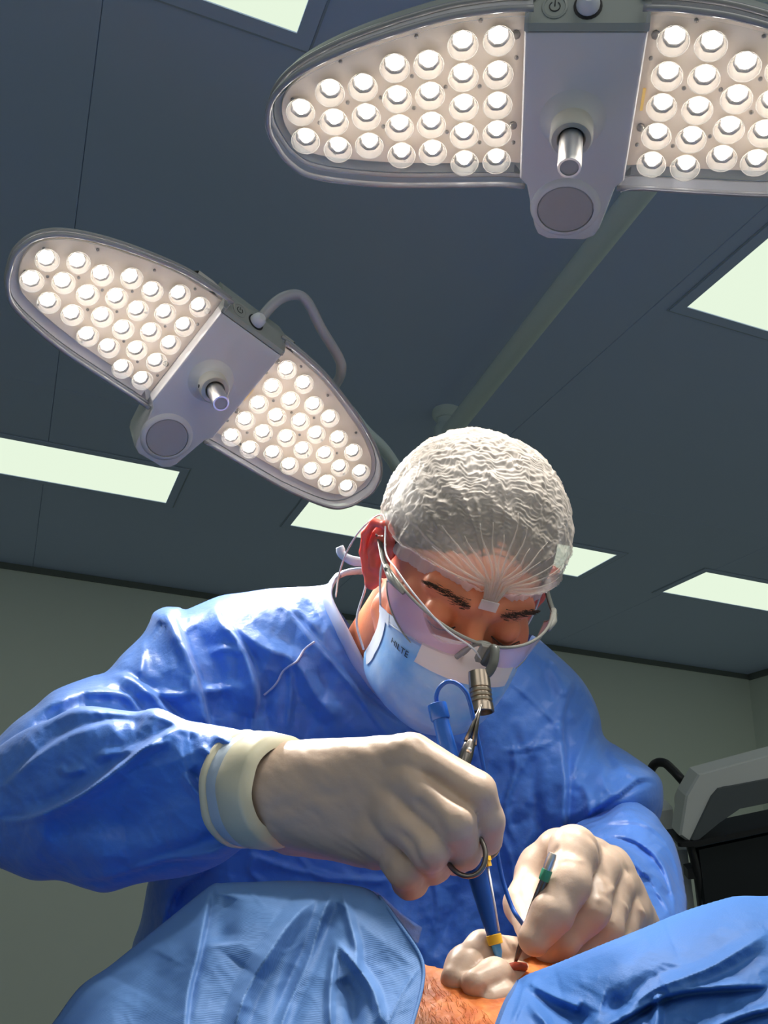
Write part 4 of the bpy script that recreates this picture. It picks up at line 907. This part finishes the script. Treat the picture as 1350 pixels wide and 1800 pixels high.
# face mask
M_mask = mat('mask_cloth', (.17, .46, .90), rough=.55, spec=.3, bumps=[('noise', 60, .3, .002), ('noise', 900, .2, .0004)], vary=(26, .22, 'b8d2f2'))
M_maskw = mat('mask_edge', (.74, .80, .90), rough=.55, bumps=[('noise', 300, .3, .0006)])
M_tape = mat('white_tape', (.82, .76, .74), rough=.6, bumps=[('noise', 200, .2, .0005)])
prof = cr([(.1085, -.006), (.1195, -.022), (.1240, -.045), (.1200, -.075), (.1090, -.102), (.088, -.121), (.060, -.128)], 8)
def mask_pt(s, t):                                # s -1..1 across, t 0..1 downwards
    i = t*(len(prof)-1); k = min(int(i), len(prof)-2); yc, zc = prof[k]+(prof[k+1]-prof[k])*(i-k)
    ys = .030-.006*t; zs = -.034-.058*t; c = math.cos(abs(s)*math.pi/2); hw_ = .0705-.006*math.sin(t*math.pi)-.010*max(t-.6, 0)
    x = hw_*math.sin(s*math.pi/2); y = ys+(yc-ys)*c**.85; z = zc+(zs-zc)*abs(s)**1.7
    r = .0012*(1-2*abs((t*7.0) % 1-.5))*c if .2 < t < .85 else 0
    r += .0016*(float(noise3(np.array([[x, y, z]])*60, 90)[0]))
    return (x, y+r, z)
ns, nt_ = 72, 70
V = np.array([mask_pt(-1+2*i/ns, j/nt_) for j in range(nt_+1) for i in range(ns+1)])
V2 = V.copy(); c0 = np.array([0, .02, -.06]); V2 -= (V-c0)/np.linalg.norm(V-c0, axis=1)[:, None]*.0015
F = [(j*(ns+1)+i, j*(ns+1)+i+1, (j+1)*(ns+1)+i+1, (j+1)*(ns+1)+i) for j in range(nt_) for i in range(ns)]
F2 = [tuple(v+len(V) for v in f[::-1]) for f in F]
mask = obj('face_mask', (hw(np.concatenate([V, V2])), F+F2), M_mask, surgeon, label='light blue pleated face mask with white tape across the nose')
def strip(f0, f1, lift=.0008, n=30, w=6):
    pts = np.array([[mask_pt(*(np.array(f0(a))*(1-b)+np.array(f1(a))*b)) for a in np.linspace(0, 1, n)] for b in np.linspace(0, 1, w)]).reshape(-1, 3)
    pts = pts+(pts-c0)/np.linalg.norm(pts-c0, axis=1)[:, None]*lift
    return hw(pts), [(j*n+i, j*n+i+1, (j+1)*n+i+1, (j+1)*n+i) for j in range(w-1) for i in range(n-1)]
obj('mask_top_edge', strip(lambda a: (-1+2*a, 0.0), lambda a: (-1+2*a, .085)), M_maskw, mask)
obj('mask_seam', join(*[(hw(tube(np.array([mask_pt(-1+2*a, t) for a in np.linspace(0, 1, 40)])+np.array([0, .001, 0]), .0005, 4)[0]), tube(np.array([mask_pt(-1+2*a, t) for a in np.linspace(0, 1, 40)]), .0005, 4)[1]) for t in (.09, .1)]), M_maskw, mask)
obj('nose_tape', strip(lambda a: (-.40+.84*a, .0), lambda a: (-.46+.86*a, .27), .0018, 24, 12), M_tape, mask)
for s in (-1, 1): obj('side_weld', strip(lambda a: (s*(.86+.0*a), .08+.8*a), lambda a: (s*.99, .08+.8*a), .0010, 24, 3), M_maskw, mask)
obj('top_corner', strip(lambda a: (-1+.2*a, -.0), lambda a: (-1+.2*a, .14), .0012, 6, 4), M_maskw, mask)
for pts in ([(-.0695, .031, -.036), (-.078, .022, -.010), (-.080, .008, .012), (-.082, -.006, .030), (-.084, -.02, .034)], [(-.0685, .026, -.088), (-.080, .006, -.070), (-.080, -.008, -.040), (-.082, -.024, -.02), (-.085, -.03, .005), (-.086, -.026, .020)],
            [(.0695, .031, -.036), (.078, .018, -.008), (.080, .008, .012), (.082, -.006, .030)]):
    obj('mask_string', tube(hw(cr(pts, 6)), .0012, 6), M_maskw, mask)
# printed letters on the mask cheek
fc = bpy.data.curves.new('mask_print', 'FONT'); fc.body = 'HILTE'; fc.size = .0105; fc.extrude = .0001
fo = bpy.data.objects.new('mask_print', fc); SC.collection.objects.link(fo); dg = bpy.context.evaluated_depsgraph_get()
me = bpy.data.meshes.new_from_object(fo.evaluated_get(dg)); tv = np.array([v.co[:] for v in me.vertices]); tf = [tuple(p.vertices) for p in me.polygons]; bpy.data.objects.remove(fo)
tp = []
for x, y, z in tv:
    q = np.array(mask_pt(-.73+x*7.6, .27-y*7.4+x*.3)); q = q+(q-c0)/np.linalg.norm(q-c0)*(.0012+z); tp.append(q)
obj('mask_print', (hw(np.array(tp)), tf), mat('ink', (.02, .03, .06), rough=.6), mask, smooth=False)

# protective glasses with a head lamp
gl = thing('protective_glasses', hw((0, .12, .01)), 'clear wraparound protective glasses with a small metal head lamp and thin cable', 'glasses')
M_fr = mat('glasses_frame', (.30, .30, .27), rough=.25, coat=.3)
M_frd = mat('glasses_temple', (.10, .11, .10), rough=.35)
M_glass = mat_sheet('glasses_lens', (.85, .68, .80), see=.90, rough=.04, gloss=.8, transl=0)
def bar_pt(a):                                    # a: -1 .. 1 from his right hinge to his left
    th = a*1.08; return np.array([.0795*math.sin(th)/math.sin(1.08), .052+.074*(math.cos(th)-math.cos(1.08))/(1-math.cos(1.08)), .010-.003*math.cos(a*3)])
A_ = np.linspace(-1, 1, 60)
obj('brow_bar', (lambda v, f: (hw(v), f))(*tube(np.array([bar_pt(a) for a in A_]), np.interp(np.abs(A_), [0, .2, .8, 1], [.0014, .0015, .0014, .0024]), 8)), M_fr, gl)
def lens_grid(s):
    n, m = 30, 14; V = []
    for j in range(m):
        for i in range(n):
            a = s*(.10+.86*i/(n-1)); b = j/(m-1); u = i/(n-1); hgt = .036*(math.sin(math.pi*min(max(u*.9+.08, 0), 1))**.45)
            p = bar_pt(a); V.append(p+np.array([0, -.006*b*b-.004*b, -hgt*b-.002]))
    F = [(j*n+i, j*n+i+1, (j+1)*n+i+1, (j+1)*n+i) for j in range(m-1) for i in range(n-1)]
    return np.array(V), F, n, m
for s in (-1, 1):
    V, F, n, m = lens_grid(s); V2 = V-np.array([0, .0016, 0]); E_ = F+[tuple(v+len(V) for v in f[::-1]) for f in F]
    ln = obj('lens', (hw(np.concatenate([V, V2])), E_), M_glass, gl)
    edge = np.concatenate([V[0:1], V[0::n], V[(m-1)*n:], V[n-1::n][::-1]]); obj('lens_edge', (lambda v, f: (hw(v), f))(*tube(edge[1:], .0007, 6)), M_fr, ln)
    hg = np.array([bar_pt(s), bar_pt(s)+np.array([s*.002, -.012, .001])])
    obj('hinge', (lambda v, f: (hw(v), f))(*tube(np.array([bar_pt(s*.80)+np.array([0, .002, -.002]), bar_pt(s*.93)+np.array([s*.002, .001, -.002]), bar_pt(s)+np.array([s*.003, -.008, 0])]), [.0022, .0036, .0030], 8)), M_fr, gl)
    tp_ = cr([bar_pt(s)+np.array([s*.002, 0, 0]), (s*.0835, .03, .012), (s*.0850, .0, .014), (s*.086, -.022, .012), (s*.083, -.045, -.005)], 6)
    obj('temple_arm', (lambda v, f: (hw(v), f))(*tube(tp_, np.linspace(.0034, .0026, len(tp_)), 8, flat=.6)), M_frd, gl)
obj('nose_bridge', (lambda v, f: (hw(v), f))(*tube(cr([(-.016, .118, -.016), (-.009, .1225, .002), (0, .124, .007), (.009, .1225, .002), (.016, .118, -.016)], 6), .0024, 8)), M_fr, gl)
vf = box((.004, .128, .000), (.016, .006, .016)); obj('lamp_mount', (hw(vf[0]), vf[1]), M_fr, gl, smooth=False)
c1 = hc((.004, .130, -.008))
Lp = [c1, C(868, 1140, .815), C(868, 1162, .808), C(860, 1180, .806), C(850, 1188, .806)]
obj('gooseneck', tube(np.array([cw(q) for q in cr(Lp, 8)]), .0042, 12), M_frd, gl)
la, lb = P(841, 1180, .810), P(848, 1252, .792); ld_ = (lb-la)/np.linalg.norm(lb-la); LL = np.linalg.norm(lb-la)
pr = [(.0065, 0), (.0092, .001), (.0095, LL*.40)]
for i in range(4): z = LL*(.42+i*.11); pr += [(.0095, z), (.0082, z+.0005), (.0082, z+.0016), (.0097, z+.0021)]
pr += [(.0100, LL*.88), (.0102, LL), (.0088, LL+.0003), (.0086, LL-.003), (.0082, LL-.008)]
obj('head_lamp', lathe(pr, la, ld_, 28, True), M_bronze if 'M_bronze' in globals() else mat('bronze_metal', (.46, .38, .30), rough=.28, metal=1.), gl, sharp=30)
obj('lamp_glass', lathe([(.0083, LL-.004), (.004, LL-.0025), (.0005, LL-.002)], la, ld_, 20), mat('dark_glass', (.02, .015, .03), rough=.05), gl)
wp = [c1+0, hc((-.012, .130, .004)), hc((-.035, .118, .008)), hc((-.062, .094, .018)), hc((-.078, .062, .022)), hc((-.084, .03, .020)), hc((-.088, -.01, .036)), C(640, 925, .95), C(612, 965, .98), C(596, 1010, 1.01), C(590, 1050, 1.0)]
obj('lamp_cable', tube(np.array([cw(q) for q in cr(wp, 8)]), .0009, 6), M_white, gl)
# knotted tape ends of the mask behind the ear
obj('mask_tie_knot', tube(np.array([cw(q) for q in cr([C(597, 961, 1.0), C(602, 975, .998), C(618, 985, .99), C(640, 988, .985), C(668, 988, .98)], 6)]), np.interp(np.arange(25), [0, 3, 9, 14, 24], [.0055, .0065, .0050, .0055, .0035]), 10, flat=.5), M_maskw, mask)
# ------------------------------------------------ patient, operating table
M_iod = mat('iodine_skin', (.74, .24, .06), rough=.42, spec=.4, sss=.15, sssr=(1, .35, .1), bumps=[('noise', 120, .5, .0016), ('ridge', 180, .25, .0008)], vary=(90, .16, 'b85a22'))
M_red = mat('wound_tissue', (.32, .06, .035), rough=.25, sss=.2)
ex_, ey_ = np.array([1., 0, 0]), np.array([0, 1., 0])
def patient_fn(p):
    d = ell(p, C(700, 1960, .56), (.062, .135, .085))
    d = smin(d, cap_(p, C(690, 1745, .585), C(868, 1830, .565), .026, .014), .02)
    d = smin(d, cap_(p, C(905, 1745, .628), C(960, 1730, .64), .020, .018), .015)
    d = smin(d, ell(p, C(960, 1960, .60), (.11, .085, .07)), .03)
    return d
lo, hi = C(560, 2230, .6)-np.array([.02, 0, .12]), C(1150, 1660, .68)+np.array([.02, .01, .10])
V, F = surfnet(lambda p: patient_fn(p)+.0004*noise3(p*160, 33), lo, hi, .0032, flip=True)
def lying(w):
    z0 = .86; c = P(900, 1900, .60); c = np.array([c[0], c[1], z0-.02])
    d = cap_(w, c+np.array([-.15, 0, 0]), c+np.array([.30, .02, 0]), .085, .10)
    for s in (-1, 1): d = smin(d, chain(w, [c+np.array([-.15, .08*s, -.01]), c+np.array([-.58, .11*s, -.02]), c+np.array([-.98, .12*s, -.04])], [.07, .05, .035], .02), .04)
    d = smin(d, cap_(w, c+np.array([.52, .02, .0]), c+np.array([.58, .02, .0]), .05), .05); d = smin(d, ell(w, c+np.array([.66, .02, .01]), (.105, .075, .085)), .02)
    d = smin(d, chain(w, [c+np.array([.42, .17, -.02]), c+np.array([.14, .20, -.05]), c+np.array([-.10, .20, -.05])], [.045, .035, .028], .02), .03)
    return d
pc = P(900, 1900, .60); bl = np.array([pc[0]-1.1, pc[1]-.30, .76]); bh = np.array([pc[0]+.85, pc[1]+.32, 1.06])
BV, BF = surfnet(lying, bl, bh, .014)
patient = thing('person', (pc[0], pc[1], .82), 'patient lying under the drapes, only a strip of orange painted skin showing', 'person')
obj('body', join((V@B+CAM, F), (BV, BF)), M_iod, patient)
# small opened fold of skin at the instrument tips
wd = [C(884, 1706, .612), C(905, 1699, .618), C(926, 1700, .625)]
obj('wound_edge', tube(np.array([cw(q) for q in cr(wd, 6)]), [.001]+[.0028]*11+[.001], 8), M_red, patient)
# short hairs on the painted skin
hs = []; r = random.Random(9)
for i in range(260):
    x = r.uniform(735, 862); y = 1700+(x-745)*.66+r.uniform(6, 95); hs.append((x, y))
Vp = V; ppx = np.stack([675+FPX*Vp[:, 0]/Vp[:, 2], 900-FPX*Vp[:, 1]/Vp[:, 2]], 1); parts = []
for x, y in hs:
    dd = ((ppx-[x, y])**2).sum(1); m = dd < 60
    if not m.any(): continue
    z = Vp[m, 2].min()-.0006; a = C(x, y, z); an = r.uniform(.6, 2.2); l = r.uniform(.003, .0055)
    b_ = a+np.array([math.cos(an)*l, -math.sin(an)*l, -.0008]); m_ = (a+b_)/2+np.array([.0006, 0, -.0008]); parts.append(tube(np.array([cw(a), cw(m_), cw(b_)]), [.00018, .00018, .0001], 3))
if parts: obj('skin_hairs', join(*parts), mat('skin_hair', (.62, .22, .07), rough=.5), patient, kind='stuff')
# operating table under it
tb = thing('operating_table', (pc[0], pc[1], 0), 'operating table under the patient, hidden by the drapes', 'table')
def rbox(c, s, r, z0, z1):
    pts = []; 
    for qx, qy, a0 in ((1, 1, 0), (-1, 1, 90), (-1, -1, 180), (1, -1, 270)):
        for k in range(5): a = math.radians(a0+k*22.5); pts.append((c[0]+qx*(s[0]/2-r)+r*math.cos(a), c[1]+qy*(s[1]/2-r)+r*math.sin(a)))
    return slab(np.array(pts), [(.006, z0), (0, z0+.006), (0, z1-.012), (.012, z1)])
tc_ = (pc[0]-.12, pc[1]+.0)
obj('mattress', rbox(tc_, (1.95, .50), .05, .77, .83), M_black, tb, sharp=40)
obj('table_top', rbox(tc_, (1.95, .50), .03, .735, .768), M_steel, tb, sharp=40)
obj('column', rbox(tc_, (.34, .28), .04, .16, .735), M_steel, tb, sharp=40)
obj('base', rbox(tc_, (1.1, .48), .08, .0, .16), M_shell2, tb, sharp=40)

# the big sheet that covers the rest of the patient
def sheet():
    nx_, ny_ = 150, 90; V = []
    for i in range(nx_+1):
        x = pc[0]-1.12+i/nx_*2.0
        for j in range(ny_+1):
            v = -.62+1.24*j/ny_; e = abs(v); body_ = .105*math.exp(-(v/.16)**4)*(1 if x < pc[0]+.45 else .8)
            if e < .27: y, z = v, .842+body_
            else: y, z = math.copysign(.27+.03*math.sin(min((e-.27)/.12, 1)*1.57), v), .842-(e-.27)*1.25
            V.append((x, pc[1]+y, z))
    V = np.array(V); nn = noise3(V*9, 50)*.010+noise3(V*22, 52)*.004
    V[:, 2] += nn*(V[:, 2] > .80); V[:, 1] += np.sign(V[:, 1]-pc[1])*(V[:, 2] <= .84)*(.012*np.sin(V[:, 0]*26)+.01)
    V2 = V-np.array([0, 0, .002]); m = len(V)
    F = [(i*(ny_+1)+j, (i+1)*(ny_+1)+j, (i+1)*(ny_+1)+j+1, i*(ny_+1)+j+1) for i in range(nx_) for j in range(ny_)]
    return V, F
obj('surgical_drape', sheet(), M_drapeR, None, label='large blue sheet over the table and the rest of the patient, below the picture edge', cat='drape')
# ------------------------------------------------ trolley machine at the right
M_grey = mat('machine_grey', (.66, .68, .65), rough=.5)
M_mid = mat('machine_dark_grey', (.10, .115, .12), rough=.5)  # dark grey of the housing inside and the stand base
M_scrn = mat('machine_screen', (.012, .015, .018), rough=.12)
Zm = 2.15
mc = thing('anesthesia_machine', P(1290, 1560, Zm)*np.array([1, 1, 0]), 'grey medical trolley machine with angled top housing, dark screen and black curved handle', 'machine')
def plate(pts, z0, z1, m, name, parent=mc, bev=.006, **k):
    pts = np.array(pts, float); c = np.array([C(x, y, z0) for x, y in pts]); e = c+np.array([0, 0, z1-z0]); cen_ = c.mean(0); 
    f = lambda a, s, dz: a+(cen_-a)*np.array([1, 1, 0])*s+np.array([0, 0, dz])
    V, F = stack([f(c, .03, 0), f(c, 0, bev), f(e, 0, 0)]); return obj(name, (V@B+CAM, F), m, parent, smooth=False, **k)
# angled housing: an arch of thick panel with a recessed darker inside
plate([(1228, 1362), (1350, 1329), (1480, 1296), (1500, 1330), (1372, 1366), (1267, 1383), (1212, 1482), (1195, 1470), (1206, 1400)], Zm-.10, Zm-.04, M_grey, 'top_housing')
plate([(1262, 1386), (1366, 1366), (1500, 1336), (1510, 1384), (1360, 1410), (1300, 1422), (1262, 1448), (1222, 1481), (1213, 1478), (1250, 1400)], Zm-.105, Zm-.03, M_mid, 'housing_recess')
plate([(1192, 1483), (1220, 1479), (1350, 1452), (1500, 1420), (1500, 1430), (1350, 1462), (1222, 1489), (1194, 1490)], Zm-.11, Zm-.02, M_black, 'front_rail')
plate([(1224, 1492), (1350, 1465), (1500, 1434), (1520, 1700), (1250, 1700)], Zm-.06, Zm-.01, M_scrn, 'screen')
plate([(1150, 1426), (1183, 1420), (1188, 1500), (1194, 1560), (1170, 1560), (1160, 1500)], Zm+.05, Zm+.20, M_grey, 'side_box')
plate([(1190, 1490), (1208, 1489), (1222, 1600), (1226, 1760), (1196, 1760)], Zm, Zm+.06, M_grey, 'post')
plate([(1208, 1528), (1226, 1524), (1232, 1536), (1230, 1545), (1210, 1546)], Zm-.06, Zm-.03, M_black, 'clamp')
obj('handle', tube(cr([P(1132, 1402, Zm+.1), P(1138, 1370, Zm+.08), P(1150, 1344, Zm+.06), P(1167, 1341, Zm+.04), P(1182, 1353, Zm+.02), P(1196, 1368, Zm), P(1210, 1384, Zm)], 6), .0105, 14), M_black, mc)
obj('neck_post', tube(cr([P(1200, 1420, Zm+.08), P(1200, 1400, Zm+.06), P(1212, 1380, Zm+.02)], 5), .018, 12), M_grey, mc)
obj('hose', tube(cr([P(1213, 1486, Zm-.05), P(1220, 1510, Zm-.06), P(1228, 1550, Zm-.05), P(1236, 1600, Zm-.03), P(1240, 1700, Zm)], 6), .0095, 12), M_black, mc)
g = P(1330, 1560, Zm+.14); yaw = np.array([R_[0], R_[1], 0.]); yaw /= np.linalg.norm(yaw); fw = np.array([-yaw[1], yaw[0], 0.])
Mx = np.stack([yaw, fw, [0, 0, 1.]])
obj('cabinet', box((g[0]+.05, g[1]+.12, .48), (.55, .40, .72), Mx), M_grey, mc, smooth=False)
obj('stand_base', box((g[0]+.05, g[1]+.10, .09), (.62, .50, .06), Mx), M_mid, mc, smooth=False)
for a, b_ in ((-1, -1), (-1, 1), (1, -1), (1, 1)):
    w = np.array([g[0]+.05, g[1]+.10, .031])+yaw*.26*a+fw*.2*b_; obj('caster', lathe([(.02, -.014), (.03, -.012), (.03, .012), (.02, .014)], w, yaw, 16), M_black, mc, sharp=40)
